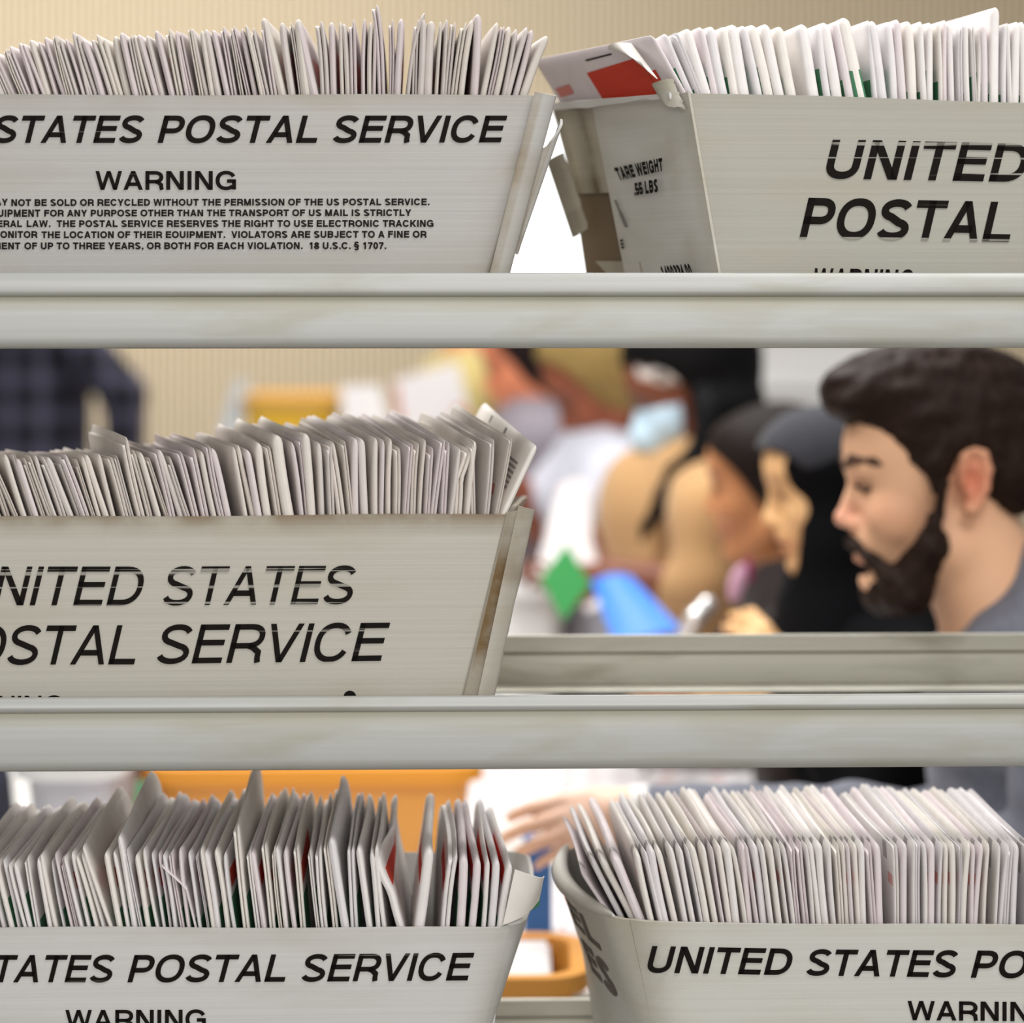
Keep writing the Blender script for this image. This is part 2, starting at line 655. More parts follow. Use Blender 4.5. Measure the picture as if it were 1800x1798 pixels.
def text_quads(s, t, shear=0.0, track=0.0):
    """quads in the unit strip: x from 0 to 1 over the ink width, y 0..1 over the cap height; and each letter's x range"""
    x, quads, spans = 0.0, [], []
    for ch in s:
        w, S, Q = glyph(ch, t)
        q = [c for pl in S for c in stroke_quads(pl, t)] + [tuple(np.array(a, float) for a in z) for z in Q]
        quads += [[(a[0] + x + shear * a[1], a[1]) for a in c] for c in q]
        spans.append((ch, x, x + w))
        x += w + track
    xs = [a[0] for c in quads for a in c]
    lo, hi = min(xs), max(xs)
    quads = [[((a[0] - lo) / (hi - lo), a[1]) for a in c] for c in quads]
    return quads, [(c, (a - lo) / (hi - lo), (b_ - lo) / (hi - lo)) for c, a, b_ in spans]


def letter_on(mb, s, box, p0, n, t, shear=0.0, mi=1, lift=0.0007, track=0.0, wob=0.0):
    """box = photo pixels (x0, x1, top0, top1, base0, base1) of the word's ink; the letters lie on plane p0, n.
    A slanted word's top is shifted by the slant inside the box, so x0 is the foot of the first letter's slant"""
    quads, spans = text_quads(s, t, shear, track)
    x0, x1, t0, t1, b0, b1 = box
    for q in quads:
        vs = []
        for (u, w) in q:
            px = x0 + (x1 - x0) * u
            top, base = t0 + (t1 - t0) * u, b0 + (b1 - b0) * u
            py = base + (top - base) * w
            p = on_plane(px, py, p0, n)
            vs.append(p - n * lift)
        mb.add(vs, [(0, 1, 2, 3)], mi)
    return [(c, x0 + (x1 - x0) * a, x0 + (x1 - x0) * b_) for c, a, b_ in spans]


def letter_quad(mb, s, quad, p0, n, t, mi=1, lift=0.0006, shear=0.0):
    """letters in a four-cornered patch: quad = photo pixels tl, tr, br, bl"""
    tl, tr, br, bl = [np.array(c, float) for c in quad]
    for q in text_quads(s, t, shear)[0]:
        vs = []
        for (u, w) in q:
            c = (bl * (1 - u) + br * u) * (1 - w) + (tl * (1 - u) + tr * u) * w
            vs.append(on_plane(c[0], c[1], p0, n) - n * lift)
        mb.add(vs, [(0, 1, 2, 3)], mi)


# ------------------------------------------------------------------ the room
mb = MB()
mb.box((-6, -3, -0.1), (6, 9.0, 0.0))
tag(mb.build('floor', plain('grey_vinyl_floor', (150, 146, 138), 0.5, noise=.08, nscale=6)), kind='structure')

WALLY = 8.4


def wall_material():
    m, nt, b = new_mat('beige_corrugated_wall')
    N, L = nt.nodes.new, nt.links.new
    tc = N('ShaderNodeTexCoord')
    w = N('ShaderNodeTexWave')
    w.wave_type, w.bands_direction, w.wave_profile = 'BANDS', 'X', 'SIN'
    w.inputs['Scale'].default_value = 2 * math.pi / 20 / 0.0228
    w.inputs['Distortion'].default_value = 0.0
    L(tc.outputs['Object'], w.inputs['Vector'])
    r = N('ShaderNodeValToRGB')
    r.color_ramp.elements[0].position, r.color_ramp.elements[1].position = 0.38, 0.44
    r.color_ramp.elements[0].color = (*lin((98, 77, 50)), 1)
    r.color_ramp.elements[1].color = (*lin((238, 220, 188)), 1)
    L(w.outputs['Fac'], r.inputs['Fac'])
    L(r.outputs['Color'], b.inputs['Base Color'])
    b.inputs['Roughness'].default_value = 0.8
    return m


mb = MB()
mb.box((-6, WALLY, 0), (6, WALLY + .12, 3.4))
tag(mb.build('wall_back', wall_material(), origin=(0, WALLY, 0)), kind='structure')

# ------------------------------------------------------------------ the tray rack
rack = empty('tray_rack', RK(0, 0.17, 0), 'pale metal rack of open shelves holding the mail trays in the foreground', 'rack')
LIPS = [(479.5, 521, 612.5), (1224, 1250, 1353.5), (1973, 2000, 2102)]
DECKZ = []


def extrude(mb, prof, u0, u1, dirt_shade=None, mi=0, n=2):
    """closed profile of (v, z) swept along the rack"""
    k = len(prof)
    vs, ds = [], []
    for i in range(n):
        u = u0 + (u1 - u0) * i / (n - 1)
        vs += [RK(u, v, z) for v, z in prof]
        ds += dirt_shade if dirt_shade else [0.0] * k
    fs = []
    for i in range(n - 1):
        for j in range(k):
            a, b_ = i * k + j, i * k + (j + 1) % k
            fs.append((a, b_, b_ + k, a + k)[::-1])
    fs.append(tuple(range(k)))
    fs.append(tuple((n - 1) * k + j for j in range(k))[::-1])
    mb.add(vs, fs, mi, ds)


for li, (yt, yg, yb) in enumerate(LIPS):
    zt, zg, zb = zpx(yt), zpx(yg), zpx(yb)
    sh = empty('shelf', (0, 0, 0))
    sh.parent = rack
    sh.location = Vector((0, 0, zb)) - Vector((0, 0, 0))
    mb = MB()
    # front rail: a rounded lip standing a little proud of a flat face that rolls under at the bottom
    p = [(0.0, zt), (-.0008, zt - .0008), (-.0022, zt - .004), (-.003, zt - (zt - zg) * .55), (-.003, zg + .0040), (-.0024, zg + .0018), (-.0008, zg + .0004),
         (0.0014, zg - .0004), (.0008, zg - .0022), (.0002, zg - .006), (-.0006, zg - .012), (-.0008, zb + .0085), (0.0, zb + .0042), (.0018, zb + .0016), (.0044, zb), (.02, zb), (.02, zb + .003), (.006, zb + .003), (.006, zt)]
    dirt_shade = [0, 0, 0, 0, .02, .1, .45, .85, .7, .5, .05, 0.02, .08, .2, .2, 0, 0, 0, 0]
    extrude(mb, p, -1.12, 1.12, dirt_shade)
    o = mb.build('front_rail', M['rail_front'], sh)
    sharpen(o, 50)
    dz = zb + .012
    DECKZ.append(dz)
    for nm, v0, v1 in (('front_ledge', .006, .040), ('back_ledge', .300, .339)):
        mb = MB()
        extrude(mb, [(v0, dz - .002), (v1, dz - .002), (v1, dz), (v0, dz)], -1.12, 1.12)
        mb.build(nm, M['rail_back'], sh)
    for u in (-.8, -.32, .62):
        mb = MB()
        for uu in (u,):
            vs = [RK(uu + a_, v_, z_) for a_ in (-.008, .008) for v_, z_ in ((.03, dz - .004), (.31, dz - .004), (.31, dz - .002), (.03, dz - .002))]
            mb.add(vs, [(3, 2, 1, 0), (4, 5, 6, 7), (0, 1, 5, 4), (1, 2, 6, 5), (2, 3, 7, 6), (3, 0, 4, 7)])
        mb.build('cross_bar', M['rail_back'], sh)
    # back rail: taller plate with a grooved upper band
    zk = zt - .0006
    g = .0150
    p = [(.340, zk), (.3396, zk - .0012), (.340, zk - .002), (.340, zk - g + .0008), (.3425, zk - g), (.340, zk - g - .0012), (.3396, zk - g - .003), (.3396, dz), (.346, dz), (.346, zk)]
    dirt_shade = [.2, .1, .15, .25, .9, .6, .25, .3, 0, 0]
    mb = MB()
    extrude(mb, p, -1.12, 1.12, dirt_shade)
    o = mb.build('back_rail', M['rail_back'], sh)
    sharpen(o, 50)
for u in (-1.12, 1.12):
    for v in (0.004, 0.342):
        mb = MB()
        c = [RK(u + a * .018, v + b_ * .016, 0) for a, b_ in ((-1, -1), (1, -1), (1, 1), (-1, 1))]
        mb.add([Vector((q.x, q.y, 0)) for q in c] + [Vector((q.x, q.y, 1.9)) for q in c], [(3, 2, 1, 0), (4, 5, 6, 7), (0, 1, 5, 4), (1, 2, 6, 5), (2, 3, 7, 6), (3, 0, 4, 7)])
        mb.build('upright', M['rail_back'], rack)

# ------------------------------------------------------------------ mail trays


def lerp(a, b_, t):
    return a + (b_ - a) * t


BROWS = [0, .15, .3, .4, .5, .6, .66, .72, .77, .82, .89, .935, .965, .985, 1.0]


class Tray:
    pass


def rounded_loop(c, rad, n=6):
    """four corners (FL, FR, BR, BL) -> closed loop of points with rounded corners; each panel gets from mid-corner to mid-corner"""
    sides = []
    arcs = []
    for i in range(4):
        p, a, b_ = c[i], c[i - 1], c[(i + 1) % 4]
        r = rad[i]
        da, db = (a - p).normalized(), (b_ - p).normalized()
        pa, pb = p + da * r, p + db * r
        arcs.append([(pa * (1 - t) + p * t) * (1 - t) + (p * (1 - t) + pb * t) * t for t in [k / (2 * n) for k in range(2 * n + 1)]])
    for i in range(4):
        A, B = arcs[i], arcs[(i + 1) % 4]
        a, b_ = A[n:], B[:n + 1]
        mid = [a[-1] * (1 - t) + b_[0] * t for t in [k / 40 for k in range(1, 40)]]
        sides.append(a + mid + b_)
    return sides


def make_tray(label, group, mat, top, bot, rad, dirt_top=0.0, dirt_end=0.0, bulge=(0, 0, 0, 0), end_mat=None, inks=None, wob=.0006, spots=()):
    """top, bot: world corners FL, FR, BR, BL"""
    T = Tray()
    cen = sum(top + bot, Vector((0, 0, 0))) / 8
    base = sum(bot, Vector((0, 0, 0))) / 4
    T.root = empty('letter_tray', base, label, 'mail tray', group)
    T.top, T.bot = top, bot
    T.n = (top[1] - top[0]).cross(bot[0] - top[0]).normalized()
    if T.n.y < 0:
        T.n = -T.n
    T.p0 = top[0]
    ts, bs = rounded_loop(top, rad), rounded_loop(bot, [r * .8 for r in rad])
    names = ['front_panel', 'end_panel', 'back_panel', 'end_panel']
    T.panels = {}
    for k in range(4):
        a, b_ = ts[k], bs[k]
        m_ = len(a)
        out = ((a[m_ // 2] - cen) * 1.0)
        out.z = 0
        side = (a[-1] - a[0]).normalized()
        out = (out - side * out.dot(side)).normalized()
        grid, dirt_shade = [], []
        ph = random.random() * 6
        for r in BROWS:
            row, dr = [], []
            for j in range(m_):
                q = b_[j].lerp(a[j], r)
                s = j / (m_ - 1)
                q = q + out * (bulge[k] * math.sin(math.pi * s) * (r ** 1.5))
                if k != 0:
                    q = q + out * (wob * math.sin(9 * s + ph + 5 * r))
                q.z += wob * .8 * math.sin(17 * s + ph) * (r > .9)
                row.append(q)
                e = max(0.0, 1 - min(j, m_ - 1 - j) / 8.0)
                sp_ = sum(kk * math.exp(-((s - a_) / ra) ** 2 - ((r - c_) / rc) ** 2) for a_, c_, ra, rc, kk in spots) if k == 0 else 0.0
                dr.append(min(1.0, dirt_end * e + dirt_top * max(0.0, (r - .9) / .1) + sp_))
            grid.append(row)
            dirt_shade.append(dr)
        p = MB()
        p.sheet(grid, .0032, cen, 0, dirt_shade)
        T.grids = getattr(T, 'grids', {})
        T.grids[k] = (grid, out)
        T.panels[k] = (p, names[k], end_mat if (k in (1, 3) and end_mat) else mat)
    T.inks = inks or []
    p = MB()
    z = min(q.z for q in bot)
    p.sheet([[bot[0].lerp(bot[1], i / 4) for i in range(5)], [bot[3].lerp(bot[2], i / 4) for i in range(5)]], .003, cen + Vector((0, 0, 1)))
    p.build('bottom_panel', mat, T.root)
    return T


def finish_tray(T):
    for k, (p, nm, m_) in T.panels.items():
        o = p.build(nm, [m_] + T.inks, T.root)
        sharpen(o, 40)


def flap(T, name, quad, vs, mat, bulge=.004, dirt_shade=None, th=.002, rows=16, cols=9, rough=.0, label=None):
    """a folded strip of tray plastic: quad = photo pixels tl, tr, br, bl and the rack depth of each; bulges towards the viewer"""
    c = [P(x, y, v) for (x, y), v in zip(quad, vs)]
    n = (c[1] - c[0]).cross(c[3] - c[0]).normalized()
    if n.y > 0:
        n = -n
    grid, dd = [], []
    for i in range(rows):
        r = i / (rows - 1)
        row, dr = [], []
        for j in range(cols):
            s = j / (cols - 1)
            q = c[0].lerp(c[1], s).lerp(c[3].lerp(c[2], s), r)
            q = q + n * (bulge * math.sqrt(max(0, 1 - (2 * s - 1) ** 2)))
            if rough and j == cols - 1:
                q = q + (c[1] - c[0]).normalized() * random.uniform(-rough, rough)
            if rough and i == rows - 1:
                q.z += random.uniform(-rough, rough)
            row.append(q)
            dr.append(dirt_shade(s, r) if dirt_shade else 0.0)
        grid.append(row)
        dd.append(dr)
    p = MB()
    p.sheet(grid, th, c[0] - n * .2, 0, dd)
    o = p.build(name, mat, T.root)
    sharpen(o, 45)
    if label:
        o['label'] = label
    return o


def plane_of(a, b_, c):
    n = (b_ - a).cross(c - a).normalized()
    return a, (n if n.y > 0 else -n)


LET = {}


def words(T, key, lst, shear, t, mi=1, track=0.0, keep=True):
    p = T.panels[0][0]
    for s, box in lst:
        sp = letter_on(p, s, box, T.p0, T.n, t, shear, mi, track=track)
        if keep:
            LET.setdefault(key, []).append((s, sp))


# ---- upper left tray
b1, b2 = 527, 527
tl, tr, bl = P(-438, 167, .010), P(967, 167, .010), P(-318, b1, .030)
p0, n0 = plane_of(tl, tr, bl)
br = on_plane(846, b1, p0, n0)
T1 = make_tray('dirty white plastic letter tray on the top shelf, printed STATES POSTAL SERVICE and WARNING', 'letter trays on the rack', M['plastic_a'],
               [tl, tr, P(940, 205, .278), P(-260, 205, .278)], [bl, br, P(842, 505, .262), P(-180, 505, .262)],
               [.006, .006, .006, .006], .28, .45, inks=[M['ink_solid'], M['ink_small']], spots=[(.885, .69, .014, .035, .5), (.905, .62, .006, .08, .4), (.902, .52, .012, .04, .4)])
words(T1, 'a', [('UNITED', (-306, -38, 203, 203, 251, 251)), ('STATES', (-12, 254, 203, 203, 251, 251)), ('POSTAL', (277, 558, 203, 203, 251, 251)), ('SERVICE', (585, 892, 203, 203, 251, 250))], .24, .185)
words(T1, 'a', [('WARNING', (168, 415, 300.5, 300.5, 333.5, 333.5))], 0, .19, keep=False)
words(T1, 'a', [
    ('MAY', (-22, 14, 349, 349, 361, 361)), ('NOT BE SOLD OR RECYCLED WITHOUT THE PERMISSION OF THE US POSTAL SERVICE.', (20, 755, 350, 348.5, 362, 360.5)),
    ('EQUIPMENT', (-28, 71, 368, 368, 381, 381)), ('FOR ANY PURPOSE OTHER THAN THE TRANSPORT OF US MAIL IS STRICTLY', (78, 723, 368.5, 367.5, 380.5, 379.5)),
    ('FEDERAL', (-38, 39, 387, 387, 399, 399)), ('LAW.  THE POSTAL SERVICE RESERVES THE RIGHT TO USE ELECTRONIC TRACKING', (47, 762, 387, 386.5, 399, 398.5)),
    ('MONITOR', (-13, 66, 406, 406, 418, 418)), ('THE LOCATION OF THEIR EQUIPMENT.  VIOLATORS ARE SUBJECT TO A FINE OR', (73, 750, 406.5, 405.5, 418.5, 417.5)),
    ('IMPRISONMENT', (-96, 36, 426, 426, 438, 438)), ('OF UP TO THREE YEARS, OR BOTH FOR EACH VIOLATION.  18 U.S.C. \u00a7 1707.', (43, 679, 426, 425.5, 438, 437.5))], 0, .24, mi=2, keep=False)
finish_tray(T1)
flap(T1, 'corner_flap', [(940, 161), (977, 168), (891, 492), (858, 492)], [.006, .02, .032, .018], M['plastic_a'], .006, lambda s, r: .55 * (abs(s - .05) < .12) + .5 * (s > .95) + .2 * (.3 < r < .5))
flap(T1, 'torn_flap', [(952, 262), (989, 210), (909, 440), (893, 446)], [.022, .03, .04, .034], M['plastic_a'], .004, lambda s, r: .5 * (s < .3) + .35 * (r > .8), rough=.0012)

# ---- upper right tray, turned so that its left end shows
tl, tr, bl = P(1203, 163, .006), P(2440, 198, .045), P(1266, 533, .022)
p0, n0 = plane_of(tl, tr, bl)
br = on_plane(2350, 545, p0, n0)
fl, flb = P(984, 186, .262), P(1034, 527, .262)
T2 = make_tray('worn letter tray on the top shelf with its grimy left end turned outwards', 'letter trays on the rack', M['plastic_b'],
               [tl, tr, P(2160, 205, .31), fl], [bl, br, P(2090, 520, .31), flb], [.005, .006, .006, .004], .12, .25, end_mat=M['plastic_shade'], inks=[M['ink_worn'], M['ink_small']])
words(T2, 'b', [('UNITED', (1452, 1808, 244, 253, 313.5, 320)), ('STATES', (1848, 2190, 255, 262, 322, 329))], .24, .19)
words(T2, 'b2', [('POSTAL', (1405, 1776, 347, 355, 418, 425)), ('SERVICE', (1822, 2215, 357, 366, 427, 434)), ('WARNING', (1432, 1606, 471, 474, 518, 521))], .24, .19)
# left end: layered flaps around a dark hand hole, with its own print
ea, en = plane_of(tl, fl, bl)
if en.x < 0:
    en = -en


def end_sheet(T, name, poly, lift, mat, dirt_shade=None, inkfn=None, th=.002, bulge=0.0, rough=0):
    """quad in end-panel fractions (a from far 0 to near 1, b from bottom 0 to top 1): tl, tr, br, bl"""
    q = []
    for ki, (a, b_) in enumerate(poly):
        lo, hi = flb.lerp(bl, a), fl.lerp(tl, a)
        c = lo.lerp(hi, b_)
        q.append(c - en * ((c - tl).dot(en) + (lift[ki] if isinstance(lift, tuple) else lift)))
    grid, dd = [], []
    for i in range(9):
        row, dr = [], []
        for j in range(9):
            s, r = j / 8, i / 8
            p = q[0].lerp(q[1], s).lerp(q[3].lerp(q[2], s), r) - en * (bulge * math.sin(math.pi * s))
            if rough and i in (0, 8):
                p.z += random.uniform(-rough, rough)
            row.append(p)
            dr.append(dirt_shade(s, r) if dirt_shade else 0)
        grid.append(row)
        dd.append(dr)
    p = MB()
    p.sheet(grid, th, q[0] + en, 0, dd)
    if inkfn:
        inkfn(p, q[0] - en * (bulge + .0002))
    o = p.build(name, [mat, M['ink_solid'], M['ink_small']], T.root)
    sharpen(o, 45)
    return o


def end_print(p, pp):
    letter_quad(p, 'TARE WEIGHT', [(1080, 295), (1165, 277), (1167, 300), (1090, 317)], pp, en, .27)
    letter_quad(p, '.55 LBS', [(1113, 322), (1157, 314), (1158, 337), (1117, 344)], pp, en, .27)
    letter_quad(p, '1400394.00', [(1161, 468), (1213, 463), (1222, 489), (1170, 494)], pp, en, .27)
    for i in range(15):
        a = i / 15
        x, y = 1083 + 20 * a, 352 + 48 * a
        w = 4.5 if i < 7 else 6.5
        q = [on_plane(x - w / 2, y + .6, pp, en), on_plane(x + w / 2, y - .6, pp, en), on_plane(x + w / 2, y + 1.2, pp, en), on_plane(x - w / 2, y + 2.2, pp, en)]
        p.add([c - en * .0006 for c in q], [(0, 1, 2, 3)], 2)
    for i in range(3):
        y = 421 + 6 * i
        q = [on_plane(1091 + i, y, pp, en), on_plane(1096 + i, y - 1, pp, en), on_plane(1096 + i, y + 3, pp, en), on_plane(1091 + i, y + 4, pp, en)]
        p.add([c - en * .0006 for c in q], [(0, 1, 2, 3)], 2)


end_sheet(T2, 'end_flap', [(.36, 1.0), (1.03, 1.0), (1.03, 0), (.36, 0)], (.0085, .0005, .0005, .0085), M['plastic_e'], lambda s, r: .4 * (s > .9) + .2 * (s < .1) + .45 * math.exp(-((s - .8) ** 2 + (r - .75) ** 2) / .008) + .5 * math.exp(-((s - .78) ** 2 + (r - .3) ** 2) / .008) + .3 * math.exp(-((s - .2) ** 2 + (r - .9) ** 2) / .006), end_print)
end_sheet(T2, 'hand_hold_flap', [(.0, 1.0), (.42, 1.0), (.40, .55), (.05, .55)], .0068, M['plastic_grim'], lambda s, r: .55 * (s < .2) + .75 * math.exp(-((s - .62) / .12) ** 2) + .3 * (r > .8), bulge=.002)  # dark columns paint the shade along the flap's folds
end_sheet(T2, 'lower_flap', [(.06, .20), (.50, .20), (.50, 0), (.06, 0)], .0070, M['plastic_grim'], lambda s, r: .3)
flap(T2, 'edge_strip', [(961, 284), (990, 268), (1034, 402), (1006, 418)], [.25, .225, .225, .25], M['plastic_grim'], .003, lambda s, r: .25 * (r > .7) + .15, rough=.0012)
end_sheet(T2, 'end_rim', [(.0, 1.025), (.98, 1.01), (.98, .985), (.0, .985)], .010, M['plastic_d'], lambda s, r: .1, bulge=.003, rough=.0008)
finish_tray(T2)
flap(T2, 'corner_flap', [(1146, 150), (1183, 138), (1206, 192), (1168, 186)], [.03, .012, .004, .016], M['plastic_b'], .004, lambda s, r: .2, rough=.001)

# ---- middle tray
tl, tr, bl = P(-392, 912, .008), P(896, 904, .014), P(-268, 1262, .020)
p0, n0 = plane_of(tl, tr, bl)
br = on_plane(806, 1262, p0, n0)
T3 = make_tray('yellowed letter tray with brown stained rim, alone on the middle shelf', 'letter trays on the rack', M['plastic_c'],
               [tl, tr, P(926, 872, .29), P(-250, 872, .282)], [bl, br, P(800, 1225, .27), P(-140, 1225, .26)], [.006, .004, .006, .006], .75, .12, inks=[M['ink_worn'], M['ink_small']])
words(T3, 'c', [('UNITED', (-73, 253, 995.5, 995.5, 1063.5, 1063.5)), ('STATES', (287, 626, 995.5, 994, 1063.5, 1061))], .25, .145)
words(T3, 'c', [('POSTAL', (-118, 238, 1099.5, 1098.5, 1168, 1167.5)), ('SERVICE', (276, 686, 1098, 1094, 1166.5, 1161)), ], .25, .145, keep=False)
words(T3, 'c', [('WARNING', (-122, 112, 1223, 1222, 1262, 1261))], 0, .16, keep=False)
pp = T3.panels[0][0]
cc = [on_plane(615 + 11 * math.cos(a), 1224 + 10.5 * math.sin(a), T3.p0, T3.n) - T3.n * .0007 for a in [k * math.pi / 12 for k in range(24)]]
pp.add(cc, [tuple(range(24))], 1)
finish_tray(T3)
flap(T3, 'corner_flap', [(891, 903), (917, 896), (838, 1250), (810, 1250)], [.0125, .0125, .022, .022], M['plastic_c'], -.0012, lambda s, r: min(1.0, .5 + 1.2 * math.exp(-((r - .45) / .22) ** 2)) if .12 < s < .9 else .4, label='brown stained corner groove')
flap(T3, 'edge_flap', [(911, 889), (941, 896), (862, 1250), (834, 1250)], [.008, .02, .03, .018], M['plastic_c'], .003, lambda s, r: .35 * (r < .35) + .15, rough=.0014)

# ---- lower left tray
tl, tr, bl = P(-430, 1632, .004), P(915, 1632, .010), P(-330, 2010, .018)
p0, n0 = plane_of(tl, tr, bl)
br = on_plane(812, 2010, p0, n0)
T4 = make_tray('clean white letter tray at the left of the bottom shelf, with rounded right end', 'letter trays on the rack', M['plastic_d'],
               [tl, tr, P(924, 1497, .29), P(-270, 1497, .282)], [bl, br, P(836, 1830, .27), P(-180, 1830, .26)], [.02, .030, .02, .02], .12, .25, bulge=(0, .009, 0, 0), inks=[M['ink_solid'], M['ink_small']])
words(T4, 'd', [('UNITED', (-338, -82, 1678, 1678, 1726, 1726)), ('STATES', (-58, 202, 1678, 1678, 1726, 1726)), ('POSTAL', (224, 502, 1678, 1677, 1726, 1725)), ('SERVICE', (530, 834, 1677, 1674, 1725, 1722.5))], .25, .175)
words(T4, 'd', [('WARNING', (115, 362, 1774.5, 1774, 1808, 1808))], 0, .185, keep=False)
finish_tray(T4)

# ---- lower right tray
tl, tr, bl = P(1086, 1622, .006), P(2390, 1632, .010), P(1176, 2012, .018)
p0, n0 = plane_of(tl, tr, bl)
br = on_plane(2290, 2012, p0, n0)
T5 = make_tray('soft cream letter tray at the right of the bottom shelf, its left end bulging out', 'letter trays on the rack', M['plastic_e'],
               [tl, tr, P(2120, 1495, .296), P(992, 1484, .296)], [bl, br, P(2040, 1830, .27), P(1036, 1826, .262)], [.042, .02, .02, .045], .1, .3, bulge=(0, 0, 0, .024), inks=[M['ink_solid'], M['ink_small'], M['ink_faded']])
words(T5, 'e', [('UNITED', (1138, 1393, 1662, 1667, 1709, 1713.5)), ('STATES', (1417, 1684, 1668, 1670, 1714, 1717.5)), ('POSTAL', (1706, 1988, 1670, 1673, 1718, 1720)), ('SERVICE', (2010, 2318, 1673, 1675, 1720, 1722))], .24, .185)
words(T5, 'e', [('WARNING', (1595, 1850, 1758.5, 1761, 1792.5, 1795))], 0, .19, keep=False)
ep = T5.panels[3][0]
# faded print on the bulging left end
pl, pn = plane_of(T5.top[3], T5.top[0], T5.bot[3])
T5.end_plane = (pl, pn if pn.x > 0 else -pn)


def on_grid(T, k, s, r, lift=.0007):
    grid, out = T.grids[k]
    i = max(q for q in range(len(BROWS) - 1) if BROWS[q] <= r)
    fr = (r - BROWS[i]) / (BROWS[i + 1] - BROWS[i])
    n = len(grid[0]) - 1
    j = min(int(s * n), n - 1)
    fs = s * n - j
    a = grid[i][j].lerp(grid[i][j + 1], fs)
    b_ = grid[i + 1][j].lerp(grid[i + 1][j + 1], fs)
    return a.lerp(b_, fr) + out * lift


for s_txt, (s0, s1, r0, r1, sl) in (('EL', (.50, .80, .80, .93, -.02)), ('ES', (.52, .82, .58, .74, -.02))):
    for q in text_quads(s_txt, .24)[0]:
        vs = []
        q2 = [q[0], q[1], q[2], q[3]]
        for (u, w) in q2:
            vs.append(on_grid(T5, 3, s0 + (s1 - s0) * u, r0 + (r1 - r0) * w + sl * u))
        ep.add(vs, [(0, 1, 2, 3)], 3)
T5_hold = True
finish_tray(T5)
# the soft rolled rim along the left end
rim = []
for k in range(15):
    s = k / 14
    q = T5.top[3].lerp(T5.top[0], .04 + .9 * s)
    rim.append(q - T5.end_plane[1] * (.024 * math.sin(math.pi * (.04 + .9 * s)) - .004) + Vector((0, 0, .0015)))
mb = MB()
mb.tube(rim, [.0012 + .006 * math.sin(math.pi * k / 14) ** .6 for k in range(15)], 10)
o = mb.build('rolled_rim', M['plastic_e'], T5.root)
sharpen(o, 60)


# ------------------------------------------------------------------ envelopes standing on edge in the trays
def interp(tab, x):
    xs = [a[0] for a in tab]
    k = [np.interp(x, xs, [a[i] for a in tab]) for i in range(1, len(tab[0]))]
    return k


SCOL = [0, .0005, .0015, .004, .012, .022, .036, .05, .09, .14, .19, .215, .228, .236, .2405, .2425]
LENV = .2425
NPRINT = [0]


